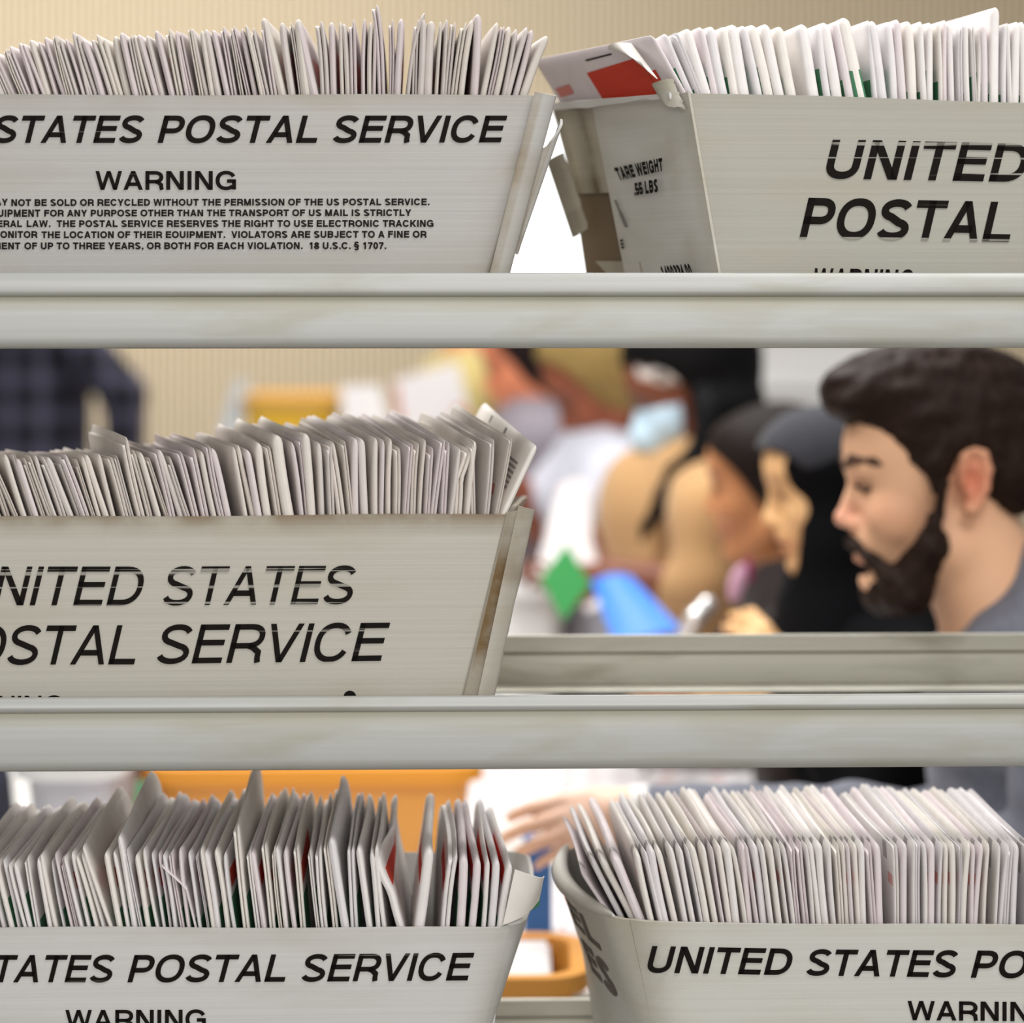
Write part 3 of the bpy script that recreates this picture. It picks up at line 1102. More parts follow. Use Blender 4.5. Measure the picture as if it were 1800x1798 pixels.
def envelope(xb, yb, xt, yt, vn, skew, lift, thick, paper, prints=(), curl=0.0, bend=0.0, hb=.085, cfar=.022, cnear=.006, leaves=1, extra=None, droop=0.0, fold=None, along=None):
    """near edge from photo pixel (xb, yb) at the tray rim to (xt, yt) at its top corner, at rack depth vn"""
    R, T_ = P(xb, yb, vn), P(xt, yt, vn)
    eh = (T_ - R)
    Hv = eh.length
    eh.normalize()
    es = (V * math.cos(skew) - U * math.sin(skew))
    es = (es - eh * es.dot(eh)).normalized()
    en_ = es.cross(eh).normalized()
    # below the rim the envelope stands straighter, so it stays inside the tray
    down = (eh * .6 + Vector((0, 0, 1)) * .4 - V * .22).normalized()
    if along is not None:
        down = along
    hs = [-hb, -hb * .45, -.012, 0.0, .006, .014, .022]
    hs = [h for h in hs if h < Hv - .016] + [lerp(min(Hv - .016, max(.0, Hv * .5)), Hv - .014, k / 2) for k in range(3)]
    hs = sorted(set(round(h, 5) for h in hs)) + [Hv - .0095, Hv - .006, Hv - .003, Hv - .0012, Hv]
    hs = sorted(set(hs))
    ns, nh = len(SCOL), len(hs)
    mats = [paper]
    m = MB()
    phase = random.random() * 6

    def pt(s, h, side, tk):
        top = Hv + lift * s / LENV - droop * (s / LENV) ** 2
        if s < cnear:
            top -= cnear - math.sqrt(max(0, cnear ** 2 - (cnear - s) ** 2))
        d = LENV - s
        if d < cfar:
            top -= (cfar - math.sqrt(max(0, cfar ** 2 - (cfar - d) ** 2))) * .85
        hh = h if h <= 0 else h * top / Hv
        base = R + (eh * hh if hh > 0 else down * hh)
        edge = min(1.0, math.sqrt(max(0.0, s / .0022)) if s < .0022 else 1.0, math.sqrt(max(0.0, d / .003)) if d < .003 else 1.0)
        f = max(0.0, hh / Hv) if hh > 0 else 0.0
        tf = 1.0 if Hv - h > .004 else max(.12, math.sqrt(max(0, (Hv - h)) / .004))
        off = side * tk * .5 * edge * tf
        w = bend * math.sin(math.pi * s / LENV) + curl * f ** 3 + .0006 * math.sin(phase + 22 * s + 2.2 * f)
        if fold and f > fold[0]:
            w += fold[1] * (f - fold[0]) / (1 - fold[0]) * max(0.0, 1 - s / .09)
        return base + es * s + en_ * (off + w)

    def leaf(tk, shift, hk):
        vs = []
        for side in (1, -1):
            for j in range(nh):
                for i in range(ns):
                    vs.append(pt(SCOL[i], hs[j] - (hk if j > 2 else 0), side, tk) + en_ * shift)
        K = ns * nh
        fs, mi = [], []
        for j in range(nh - 1):
            for i in range(ns - 1):
                a, b_, c, d = j * ns + i, j * ns + i + 1, (j + 1) * ns + i + 1, (j + 1) * ns + i
                sm, hm = (SCOL[i] + SCOL[i + 1]) / 2, (hs[j] + hs[j + 1]) / 2
                mm = [0, 0]
                for (sd, s0, s1, h0, h1, mt) in prints:
                    if s0 <= sm <= s1 and h0 <= (hm if h0 <= 0 or h0 < 1 else hm) <= h1:
                        if mt not in mats:
                            mats.append(mt)
                        for q in (0, 1):
                            if sd in (0, 1 - 2 * q):
                                mm[q] = mats.index(mt)
                fs += [(a, b_, c, d), (a + K, d + K, c + K, b_ + K)]
                mi += mm
        for i in range(ns - 1):
            a = (nh - 1) * ns + i
            fs += [(a, a + 1, a + 1 + K, a + K), (i + 1, i, i + K, i + 1 + K)]
            mi += [0, 0]
        for j in range(nh - 1):
            a, b_ = j * ns, j * ns + ns - 1
            fs += [(a, a + ns, a + ns + K, a + K), (b_ + ns, b_, b_ + K, b_ + ns + K)]
            mi += [0, 0]
        m.add(vs, fs, mi)

    if leaves == 1:
        leaf(thick, 0, 0)
    else:
        leaf(thick * .5, thick * .27, 0)
        leaf(thick * .5, -thick * .27, random.uniform(.0008, .006))
    if extra:
        for (side, s0, s1, f0, f1, mt) in extra:
            if mt not in mats:
                mats.append(mt)
            vs, fs = [], []
            n = max(2, int((s1 - s0) / .02) + 1)
            for k in range(n + 1):
                s = lerp(s0, s1, k / n)
                for f in (f0, f1):
                    h = f * Hv
                    vs.append(pt(s, h, side, thick) + en_ * side * .0005)
            fs = [(2 * k, 2 * k + 2, 2 * k + 3, 2 * k + 1) for k in range(n)]
            m.add(vs, fs, mats.index(mt))
    org = R + down * (-hb)
    o = m.build('envelope', mats, origin=org)
    sharpen(o, 50)
    return o


ORD = ['first', 'second', 'third', 'fourth', 'fifth', 'sixth', 'seventh', 'eighth', 'ninth', 'tenth', 'eleventh', 'twelfth', 'thirteenth', 'fourteenth', 'fifteenth', 'sixteenth', 'seventeenth', 'eighteenth', 'nineteenth', 'twentieth',
       'twenty-first', 'twenty-second', 'twenty-third', 'twenty-fourth', 'twenty-fifth', 'twenty-sixth']


def label_row(envs, key, tray, group, end, words_used):
    """envs: (x at the rim, object, own description or None), left to right. Says above which printed letter each one stands"""
    spans = []
    for w, sp in LET[key]:
        if w not in words_used:
            continue
        seen = {}
        for i, (c, a, b_) in enumerate(sp):
            tot = w.count(c)
            seen[c] = seen.get(c, 0) + 1
            nm = 'letter %s' % c if tot == 1 else '%s %s' % (ORD[seen[c] - 1], c)
            lo = a if i else a - 1
            spans.append((a, b_, '%s of %s' % (nm, w)))
    spans.sort()
    for k in range(len(spans) - 1):
        mid = (spans[k][1] + spans[k + 1][0]) / 2
        spans[k] = (spans[k][0], mid, spans[k][2])
        spans[k + 1] = (mid, spans[k + 1][1], spans[k + 1][2])
    buckets = {}
    for x, o, own in envs:
        k = None
        for a, b_, nm in spans:
            if a <= x < b_:
                k = nm
        buckets.setdefault(k, []).append((x, o, own))
    for k, lst in buckets.items():
        if k is None and end == 'right':
            lst = lst[::-1]
        for i, (x, o, own) in enumerate(lst):
            if own:
                lab = own
            elif k is None:
                lab = '%s white envelope from the %s end of the %s' % (ORD[i], end, tray)
            elif len(lst) == 1:
                lab = 'white envelope above the %s on the %s' % (k, tray)
            else:
                lab = '%s white envelope above the %s on the %s' % (ORD[i], k, tray)
            tag(o, lab, 'envelope', group)


def pick_paper(x, papers=None):
    return random.choice(papers) if papers else PAPER[random.choice((0, 0, 1, 2, 3))]


GP, RP = M['green_print'], M['red_print']


def fill(x0, x1, tab, pitch, vn, skewfn, lift, specials=(), jit=(2.0, 5.0), prints=None, tk=(.86, .58), lv=.3, pgrey=0.0, hb=.085, cfar=.022, cnear=.0032, gap=.09, papers=None):
    """envelopes from x0 to x1 along the rim; tab rows: (x, rim y, top dx, top y)"""
    out = []
    sp = sorted(specials, key=lambda a: a['x'])
    x = x0
    si = 0
    ppm = F / D0
    while x < x1:
        p = interp(pitch, x)[0] * random.uniform(.66, 1.28)
        own = None
        kw = {}
        dv = 0.0
        if si < len(sp) and x + p * .6 >= sp[si]['x']:
            s = sp[si]
            si += 1
            x = max(x, s['x']) if s['x'] - x < p else s['x']
            yb = interp(tab, x)[0]
            xt, yt = s['top']
            kw = {k: v for k, v in s.items() if k not in ('x', 'top', 'own', 'w', 'dv')}
            dv = s.get('dv', 0.0)
            p = s.get('w', p)
            own = s.get('own')
        else:
            yb, dx, yt = interp(tab, x)
            xt = x + dx + random.uniform(-jit[0], jit[0])
            yt = yt + random.uniform(-jit[1], jit[1])
        pr = kw.pop('prints', None)
        if pr is None:
            pr = prints(x) if prints else ()
        th = kw.pop('thick', p / ppm * random.uniform(*sorted(tk)))
        args = dict(skew=math.radians(interp(skewfn, x)[0] + random.uniform(-.5, .5)), lift=lift + random.uniform(-.0025, .0035), thick=th,
                    paper=pick_paper(x, papers), prints=pr, leaves=2 if random.random() < lv else 1, curl=random.uniform(-.0015, .0015), bend=random.uniform(-.001, .001), hb=hb, cfar=random.uniform(.7, 1.2) * cfar, cnear=cnear)
        args.update(kw)
        o = envelope(x, yb + 2, xt, yt, (vn(x) if callable(vn) else vn) + dv + random.uniform(-.0015, .0025), **args)
        out.append((x, o, own))
        x += p + (p * random.uniform(.3, .9) if random.random() < gap else 0)
    return out


# top shelf, left tray
tabA = [(-20, 163, -36, 92), (28, 163, -34, 88), (60, 163, -31, 74), (115, 163, -32, 67), (180, 163, -29, 64), (255, 163, -26, 60), (330, 163, -23, 54), (390, 163, -21, 49), (470, 163, -23, 44),
        (500, 163, -20, 36), (560, 163, -8, 36), (600, 163, -1, 36), (700, 163, 4, 36), (780, 163, 10, 36), (830, 163, 18, 36), (880, 163, 27, 46), (925, 163, 32, 60)]
spA = [dict(x=150, top=(128, 55)), dict(x=493, top=(467, 30), thick=.0062, w=16, own='broad grey-white envelope above the E of STATES right, in the upper left tray'),
       dict(x=547, top=(522, 36), thick=.0065, w=17), dict(x=672, top=(667, 7), thick=.0055, w=15, curl=-.004, own='envelope standing tallest of all, above the S of SERVICE on the upper left tray'),
       dict(x=718, top=(733, 20), curl=.006, thick=.003, own='envelope with a curled tip right of the tallest one in the upper left tray'),
       dict(x=835, top=(842, 24), thick=.006, w=15), dict(x=920, top=(955, 60), thick=.0062, w=13, curl=.003, own='last envelope at the right end of the upper left tray, leaning right')]
spA[1].pop('own')
rowA = fill(-18, 924, tabA, [(-20, 11.5), (450, 12), (500, 13.5), (940, 13)], .016, [(0, -2.0), (600, 0), (940, 3)], -.004, spA, (1.6, 4.5), lambda x: ((0, .02, .24, .004, .03, M['pink_print']),) if random.random() < .2 else (), cfar=.012, cnear=.005, gap=.0, papers=PAPER_DIM_LIT, tk=(.70, .95))
rowA = [e for e in rowA if not 30 < e[0] < 52] if False else rowA
label_row(rowA, 'a', 'upper left tray', 'envelopes in the upper left tray', 'right', ('STATES', 'POSTAL', 'SERVICE'))

# top shelf, right tray
tabB = [(1205, 160, -52, 60), (1240, 162, -36, 52), (1259, 163, -26, 47), (1314, 164, -21, 44), (1374, 165, -28, 44), (1440, 167, -22, 44), (1510, 170, -20, 36), (1541, 170, -13, 36), (1571, 171, -8, 36), (1640, 173, -4, 36), (1700, 175, -2, 38), (1800, 179, 0, 38), (1830, 180, 0, 38)]


def printB(x):
    r = []
    if random.random() < .75:
        r.append((0, .0035, .06, -.02, random.choice((.004, .010, .018)), GP))
    return tuple(r)


RB = []
W_ = PAPER_GREY
for k in range(4):
    RB.append((-1, .052, .13 - .02 * (k == 3), .62 - .11 * k, .66 - .11 * k, M['pale_print']))
big_print = [(-1, .024, .040, .0, .50, RP), (-1, .040, .148, .0, .74, RP)] + [(-1, .052, .136 - .012 * k, .60 - .19 * k, .66 - .19 * k, M['pale_print']) for k in range(3)] + \
            [(-1, .196, .230, .58, .68, M['pink_print'])] + [(-1, .172 + .006 * k, .222 - .008 * k, .36 - .17 * k, .44 - .17 * k, M['grey_print']) for k in range(3)] + [(-1, .082, .135, .87, .892, M['ink_small'])]
spB = [dict(x=1205, top=(1146, 62), thick=.0035, w=8, prints=(), extra=big_print, cfar=.004, paper=PAPER[1], lift=.040, along=(T2.top[0] - T2.bot[0]).normalized(), skew=math.radians(18.3), bend=.0, leaves=1, own='leftmost envelope of the upper right tray, showing its red printed panel'),
       dict(x=1514, top=(1486, 30), thick=.0095, w=24, own='thick envelope standing above the U of UNITED on the upper right tray', prints=((0, .001, .05, -.02, .02, GP),)),
       dict(x=1548, top=(1535, 36), thick=.007, w=20), dict(x=1748, top=(1752, 13), thick=.007, w=19, own='envelope with a raised corner above the D of UNITED on the upper right tray', lift=.004, cnear=.002)]
rowB = fill(1204, 1812, tabB, [(1180, 14), (1260, 19), (1440, 20), (1560, 16), (1640, 13.5), (1820, 12)], lambda x: .014 + (x - 1203) * .039 / 1237, [(1180, 17.5), (1300, 14), (1500, 8), (1800, 3)], -.001, spB, (1.8, 3.5), printB, tk=(.74, .95), lv=.2, cfar=.012, cnear=.005, gap=.06)
label_row(rowB, 'b', 'upper right tray', 'envelopes in the upper right tray', 'left', ('UNITED',))

# middle shelf
tabC = [(-40, 911, -40, 806), (20, 910, -40, 806), (100, 910, -36, 802), (200, 909, -34, 800), (260, 909, -32, 800), (350, 908, -31, 796), (450, 907, -25, 786), (532, 906, -15, 776), (600, 906, -8, 776), (700, 905, 4, 780), (760, 905, 12, 780), (805, 904, 12, 786), (850, 903, 18, 776), (900, 903, 40, 778)]
EX = M['ink_small']
lastC = [(-1, .03, .045, .25, .30, EX)] + [(-1, .02, .052, .30 + .07 * k, .335 + .07 * k, M['grey_print']) for k in range(6)] + [(-1, .10, .107, .1, .95, M['grey_print']), (-1, .17, .176, .1, .95, M['grey_print'])]
spC = [dict(x=250, top=(217, 770), thick=.0055, w=15, lift=.010, own='tall envelope rising above its neighbours over the D of UNITED on the middle tray'),
       dict(x=300, top=(276, 792)), dict(x=510, top=(486, 766), thick=.008, w=20), dict(x=548, top=(537, 763), thick=.0062, w=18), dict(x=598, top=(583, 777), thick=.006, w=17), dict(x=640, top=(638, 772), thick=.0055, w=16),
       dict(x=805, top=(817, 790), thick=.006, w=16, fold=(.55, .010), curl=-.006, own='crumpled envelope with a buckled corner near the right end of the middle tray'),
       dict(x=832, top=(832, 776), thick=.0035, w=14), dict(x=850, top=(870, 773), thick=.004, w=20),
       dict(x=887, top=(940, 783), thick=.0045, w=22, extra=lastC, cfar=.004, cnear=.003, lift=.006, paper=PAPER[2], own='rightmost envelope of the middle tray, leaning out and showing its printed address side')]
rowC = fill(-30, 895, tabC, [(-40, 12.5), (300, 13), (480, 14.5), (800, 14)], .016, [(-40, 17), (150, 15), (500, 11.5), (900, 10)], .007, spC, (4.2, 8), lambda x: ((0, .02, .2, .012, .024, M['pink_print']),) if random.random() < .15 else (), lv=.45, cfar=.014, papers=PAPER_HALF_LIT)
label_row(rowC, 'c', 'middle tray', 'envelopes in the middle tray', 'right', ('UNITED', 'STATES'))

# bottom shelf, left tray
tabD = [(-40, 1632, -26, 1522), (30, 1632, -25, 1516), (110, 1632, -27, 1508), (183, 1631, -34, 1504), (260, 1630, -22, 1499), (330, 1630, -20, 1498), (410, 1629, -18, 1496), (520, 1628, -18, 1490), (600, 1628, -14, 1490), (625, 1628, -6, 1492), (680, 1628, -4, 1494), (720, 1628, 6, 1494), (735, 1628, 26, 1493), (790, 1628, 40, 1500), (850, 1628, 44, 1508), (880, 1628, 54, 1518)]


def printD(x):
    r = [(0, .003, .05, -.02, random.uniform(.006, .026), GP)] if random.random() < .7 else []
    if x > 690 or random.random() < .12:
        r.append((0, .012, .12, .03, .042, RP))
    return tuple(r)


spD = [dict(x=196, top=(142, 1490)), dict(x=238, top=(211, 1470), thick=.0045, lift=.012, own='tall envelope above the gap after STATES on the lower left tray'),
       dict(x=342, top=(318, 1514), fold=(.6, -.014), own='envelope with a folded-over dark corner above the S of POSTAL on the lower left tray'),
       dict(x=434, top=(411, 1452), thick=.005, w=17, lift=.013, own='tallest envelope of the lower left tray, above the second half of POSTAL'),
       dict(x=600, top=(583, 1476), thick=.006, w=19, lift=.010, own='tall pale envelope above the E of SERVICE on the lower left tray'),
       dict(x=622, top=(614, 1492), w=17, thick=.0055), dict(x=648, top=(632, 1490), w=16), dict(x=672, top=(659, 1488), w=26, thick=.0035),
       dict(x=698, top=(666, 1500), w=34, thick=.0055, curl=.010, fold=(.45, -.012), own='buckled envelope twisting left over the dark gap in the lower left tray'),
       dict(x=732, top=(757, 1494), thick=.0075, w=30, lift=.002), dict(x=762, top=(796, 1501), thick=.0065, w=26), dict(x=790, top=(820, 1508), thick=.0065, w=22), dict(x=812, top=(840, 1512), w=18), dict(x=830, top=(858, 1512), w=17), dict(x=848, top=(876, 1514), w=15, thick=.0055), dict(x=862, top=(895, 1520), w=15, thick=.005),
       dict(x=880, top=(912, 1522), thick=.004, w=20, curl=.004, own='last envelope of the lower left tray, flopping over its right rim', prints=(), extra=[(-1, .05, .16, .30, .85, RP)], cfar=.006)]
rowD = fill(-30, 884, tabD, [(-40, 11.8), (420, 12.5), (560, 13.5), (880, 14)], .016, [(0, -1), (300, -1.5), (700, 0), (900, 2)], .001, spD, (3.0, 6.5), printD, lv=.35, cfar=.034, tk=(.48, .74))
label_row(rowD, 'd', 'lower left tray', 'envelopes in the lower left tray', 'right', ('STATES', 'POSTAL', 'SERVICE'))

# bottom shelf, right tray
tabE = [(1050, 1620, -34, 1528), (1075, 1621, -38, 1512), (1098, 1621, -40, 1506), (1119, 1621, -34, 1504), (1145, 1622, -33, 1502), (1205, 1622, -25, 1490), (1290, 1623, -20, 1486), (1360, 1624, -16, 1484), (1450, 1625, -12, 1484), (1528, 1626, -8, 1484), (1600, 1627, 0, 1484), (1675, 1628, 5, 1484), (1760, 1629, 7, 1486), (1840, 1630, 6, 1486)]


def printE(x):
    r = [(0, .022, .036, .043, .060, M['light_grey_print'])]
    if random.random() < .25:
        r.append((0, .0035, .02, .034, .040, M['faint_pink']))
    return tuple(r)


spE = [dict(x=1084, dv=.034, top=(1022, 1530), thick=.0032, w=12, along=(T5.top[0] - T5.bot[0]).normalized(), own='leftmost envelope of the lower right tray, leaning against its rolled rim'),
       dict(x=1096, dv=.024, top=(1040, 1514), w=13, thick=.0045, along=(T5.top[0] - T5.bot[0]).normalized()), dict(x=1109, dv=.015, top=(1060, 1508), w=13, thick=.005, along=(T5.top[0] - T5.bot[0]).normalized()), dict(x=1122, dv=.006, top=(1084, 1506), w=20, thick=.007, own='fourth envelope from the left end of the lower right tray, broad and pale', lift=.004)]
rowE = fill(1083, 1815, tabE, [(1050, 15), (1200, 13.2), (1500, 12.6), (1830, 12.4)], .016, [(1050, 1), (1200, 2.0), (1500, 1.2), (1800, .5)], .001, spE, (1.5, 2.8), printE, lv=.18, cfar=.03, tk=(.60, .85), cnear=.004, gap=.06)
label_row(rowE, 'e', 'lower right tray', 'envelopes in the lower right tray', 'left', ('UNITED', 'STATES', 'POSTAL'))


def loose_corner(env, name, quad, vs, bulge, mats, under=None):
    """a bent paper corner that belongs to an envelope: quad = photo pixels tl, tr, br, bl with rack depths"""
    c = [P(x, y, v) for (x, y), v in zip(quad, vs)]
    n = (c[1] - c[0]).cross(c[3] - c[0]).normalized()
    if n.y > 0:
        n = -n
    g = []
    for i in range(8):
        r = i / 7
        g.append([c[0].lerp(c[1], k / 9).lerp(c[3].lerp(c[2], k / 9), r) + n * bulge * math.sin(math.pi * (k / 9)) * (1 - .5 * r) for k in range(10)])
    m_ = MB()
    m_.sheet(g, .0007, c[0] - n * .2, 0)
    sharpen(m_.build(name, mats, env), 50)


envB = rowB[0][1]
loose_corner(envB, 'curled_corner', [(1068, 86), (1110, 76), (1156, 138), (1128, 106)], [.09, .05, .010, .02], .006, PAPER[2])
envD = rowD[-1][1]
loose_corner(envD, 'bent_flap', [(905, 1528), (957, 1540), (948, 1582), (884, 1626)], [.010, .03, .035, .012], .010, PAPER[2])
loose_corner(envD, 'green_lining', [(915, 1568), (953, 1552), (948, 1592), (892, 1618)], [.022, .04, .04, .02], .003, M['green_print'])
print('ENVELOPES', [len(r) for r in (rowA, rowB, rowC, rowD, rowE)])


# ------------------------------------------------------------------ people: distance-field bodies turned into one smooth mesh each
def rot(tilt=0, yaw=0, roll=0):
    """axes: x right, y down, z away. tilt turns the left-facing nose down, yaw turns the face towards the camera"""
    t, y, r = [math.radians(a) for a in (-tilt, yaw, roll)]
    A = np.array([[math.cos(t), -math.sin(t), 0], [math.sin(t), math.cos(t), 0], [0, 0, 1]])
    B = np.array([[math.cos(y), 0, math.sin(y)], [0, 1, 0], [-math.sin(y), 0, math.cos(y)]])
    C = np.array([[1, 0, 0], [0, math.cos(r), -math.sin(r)], [0, math.sin(r), math.cos(r)]])
    return A @ B @ C


I3 = np.eye(3)


class Field:
    """smooth union of ellipsoids and tapered capsules, in photo pixels at the figure's own distance"""

    def __init__(self):
        self.p = []

    def e(self, c, r, k=8.0, R=I3, sub=False):
        self.p.append(('e', np.array(c, float), np.array(r, float), k, R, sub))
        return self

    def c(self, a, b_, ra, rb, k=8.0, sub=False):
        self.p.append(('c', np.array(a, float), np.array(b_, float), (float(ra), float(rb)), k, sub))
        return self

    def chain(self, pts, k=8.0):
        for (a, ra), (b_, rb) in zip(pts[:-1], pts[1:]):
            self.c(a, b_, ra, rb, k)
        return self

    def place(self, c, scale, R=I3):
        """this field (built about its own origin) turned, scaled and moved"""
        f = Field()
        c = np.array(c, float)
        for q in self.p:
            if q[0] == 'e':
                f.p.append(('e', c + R @ q[1] * scale, q[2] * scale, q[3] * scale, R @ q[4], q[5]))
            else:
                f.p.append(('c', c + R @ q[1] * scale, c + R @ q[2] * scale, (q[3][0] * scale, q[3][1] * scale), q[4] * scale, q[5]))
        return f

    def plus(self, o):
        self.p += o.p
        return self

    def grow(self, d):
        f = Field()
        for q in self.p:
            if q[0] == 'e':
                f.p.append((q[0], q[1], q[2] + d, q[3], q[4], q[5]))
            else:
                f.p.append((q[0], q[1], q[2], (q[3][0] + d, q[3][1] + d), q[4], q[5]))
        return f

    def bounds(self):
        lo, hi = np.full(3, 1e9), np.full(3, -1e9)
        for q in self.p:
            if q[-1]:
                continue
            if q[0] == 'e':
                ext = np.sqrt(((q[4] * q[2]) ** 2).sum(1))
                lo, hi = np.minimum(lo, q[1] - ext), np.maximum(hi, q[1] + ext)
            else:
                for c, r in ((q[1], q[3][0]), (q[2], q[3][1])):
                    lo, hi = np.minimum(lo, c - r), np.maximum(hi, c + r)
        return lo, hi

    def grid(self, h, noise=None, clip=None):
        lo, hi = self.bounds()
        if clip:
            lo = np.maximum(lo, np.array(clip[0], float))
            hi = np.minimum(hi, np.array(clip[1], float))
        lo = lo - 3 * h
        n = (np.ceil((hi - lo) / h) + 4).astype(int)
        G = np.full(n, 60.0, np.float32)
        ax = [lo[i] + h * np.arange(n[i]) for i in range(3)]
        for q in self.p:
            k = max(q[3] if q[0] == 'e' else q[4], 1e-3)
            if q[0] == 'e':
                ext = np.sqrt(((q[4] * q[2]) ** 2).sum(1))
                a, b_ = q[1] - ext, q[1] + ext
            else:
                a = np.minimum(q[1] - q[3][0], q[2] - q[3][1])
                b_ = np.maximum(q[1] + q[3][0], q[2] + q[3][1])
            pad = 2 * k + 3 * h + 4
            i0 = np.clip(np.floor((a - pad - lo) / h).astype(int), 0, n)
            i1 = np.clip(np.ceil((b_ + pad - lo) / h).astype(int) + 1, 0, n)
            if (i1 <= i0).any():
                continue
            sl = tuple(slice(i0[i], i1[i]) for i in range(3))
            X, Y_, Z = np.meshgrid(*[ax[i][sl[i]].astype(np.float32) for i in range(3)], indexing='ij', sparse=True)
            if q[0] == 'e':
                dx, dy, dz = X - q[1][0], Y_ - q[1][1], Z - q[1][2]
                R = q[4]
                loc = [R[0, i] * dx + R[1, i] * dy + R[2, i] * dz for i in range(3)]
                r = q[2]
                k0 = np.sqrt(sum((loc[i] / r[i]) ** 2 for i in range(3)))
                k1 = np.sqrt(sum((loc[i] / r[i] ** 2) ** 2 for i in range(3)))
                d = k0 * (k0 - 1) / np.maximum(k1, 1e-6)
            else:
                ba = q[2] - q[1]
                L2 = max(ba @ ba, 1e-6)
                t = ((X - q[1][0]) * ba[0] + (Y_ - q[1][1]) * ba[1] + (Z - q[1][2]) * ba[2]) / L2
                t = np.clip(t, 0, 1)
                d = np.sqrt((X - q[1][0] - ba[0] * t) ** 2 + (Y_ - q[1][1] - ba[1] * t) ** 2 + (Z - q[1][2] - ba[2] * t) ** 2) - (q[3][0] + (q[3][1] - q[3][0]) * t)
            g = G[sl]
            if q[-1]:
                hh = np.maximum(k - np.abs(g + d), 0) / k
                G[sl] = np.maximum(g, -d) + hh * hh * k * .25
            else:
                hh = np.maximum(k - np.abs(g - d), 0) / k
                G[sl] = np.minimum(g, d) - hh * hh * k * .25
        if noise is not None:
            X, Y_, Z = np.meshgrid(*[a.astype(np.float32) for a in ax], indexing='ij', sparse=True)
            G = G + noise(X, Y_, Z)
        G[0], G[-1], G[:, 0], G[:, -1], G[:, :, 0], G[:, :, -1] = 9, 9, 9, 9, 9, 9
        return G, lo, h


CORN = np.array([(i, j, k) for i in (0, 1) for j in (0, 1) for k in (0, 1)])
EDGES = [(a, b_) for a in range(8) for b_ in range(a + 1, 8) if np.abs(CORN[a] - CORN[b_]).sum() == 1]


def surface_nets(G, lo, h):
    ins = G < 0
    n = np.array(G.shape) - 1
    cnt = np.zeros(n, np.int8)
    for c in CORN:
        cnt += ins[c[0]:c[0] + n[0], c[1]:c[1] + n[1], c[2]:c[2] + n[2]]
    act = (cnt > 0) & (cnt < 8)
    cells = np.argwhere(act)
    idx = np.full(n, -1, np.int64)
    idx[act] = np.arange(len(cells))
    val = np.stack([G[cells[:, 0] + c[0], cells[:, 1] + c[1], cells[:, 2] + c[2]] for c in CORN], 1)
    acc = np.zeros((len(cells), 3))
    w = np.zeros(len(cells))
    for a, b_ in EDGES:
        va, vb = val[:, a], val[:, b_]
        m = (va < 0) != (vb < 0)
        t = np.where(m, va / np.where(m, va - vb, 1), 0)
        p = CORN[a] + (CORN[b_] - CORN[a]) * t[:, None]
        acc += p * m[:, None]
        w += m
    verts = (cells + acc / w[:, None]) * h + lo
    faces = []
    for ax_ in range(3):
        u, v = (ax_ + 1) % 3, (ax_ + 2) % 3
        sh0, sh1 = [slice(None)] * 3, [slice(None)] * 3
        sh0[ax_], sh1[ax_] = slice(0, -1), slice(1, None)
        a, b_ = ins[tuple(sh0)], ins[tuple(sh1)]
        e = np.argwhere(a != b_)
        e = e[(e[:, u] > 0) & (e[:, v] > 0) & (e[:, u] < n[u]) & (e[:, v] < n[v]) & (e[:, ax_] < n[ax_])]
        q = []
        for du, dv in ((1, 1), (0, 1), (0, 0), (1, 0)):
            c = e.copy()
            c[:, u] -= du
            c[:, v] -= dv
            q.append(idx[c[:, 0], c[:, 1], c[:, 2]])
        q = np.stack(q, 1)
        fl_ = a[e[:, 0], e[:, 1], e[:, 2]]
        q[~fl_] = q[~fl_][:, ::-1]
        faces.append(q)
    faces = np.concatenate(faces)
    return verts, faces[(faces >= 0).all(1)]


class Figure:
    def __init__(self, d, x, label):
        """d: distance from the camera; x: photo pixel column of the hips"""
        self.d, self.s = d, d / F
        self.base = Vector(((x - CX) * self.s, d, 0))
        self.root = empty('person', self.base, label, 'person')
        self.floor = HY + EYE / self.s

    def mesh(self, name, field, mat, h=5.0, noise=None, color=None, parent=None, clip=None, label=None, smooth_it=1):
        G, lo, hh = field.grid(h, noise, clip)
        v, f = surface_nets(G, lo, hh)
        if smooth_it:
            # relax the net a little
            for _ in range(smooth_it):
                acc, w = np.zeros_like(v), np.zeros(len(v))
                for a, b_ in ((0, 1), (1, 2), (2, 3), (3, 0)):
                    np.add.at(acc, f[:, a], v[f[:, b_]])
                    np.add.at(w, f[:, a], 1)
                v = v * .5 + acc / np.maximum(w, 1)[:, None] * .5
        W = np.stack([(v[:, 0] - CX) * self.s, self.d + v[:, 2] * self.s, EYE - (v[:, 1] - HY) * self.s], 1)
        par = parent or self.root
        W = W - np.array(parent_world(par))
        me = bpy.data.meshes.new(name)
        me.vertices.add(len(W))
        me.vertices.foreach_set('co', W.astype(np.float32).ravel())
        me.loops.add(len(f) * 4)
        me.loops.foreach_set('vertex_index', f.astype(np.int32).ravel())
        me.polygons.add(len(f))
        me.polygons.foreach_set('loop_start', np.arange(len(f), dtype=np.int32) * 4)
        me.polygons.foreach_set('loop_total', np.full(len(f), 4, np.int32))
        me.polygons.foreach_set('use_smooth', np.ones(len(f), bool))
        if color is not None:
            c = np.array(color(v), np.float32)
            a = me.attributes.new('col', 'FLOAT_COLOR', 'POINT')
            a.data.foreach_set('color', np.concatenate([c, np.ones((len(c), 1), np.float32)], 1).ravel())
        me.materials.append(mat)
        me.update()
        me.validate()
        o = bpy.data.objects.new(name, me)
        COL.objects.link(o)
        o.parent = par
        if label:
            o['label'] = label
        return o


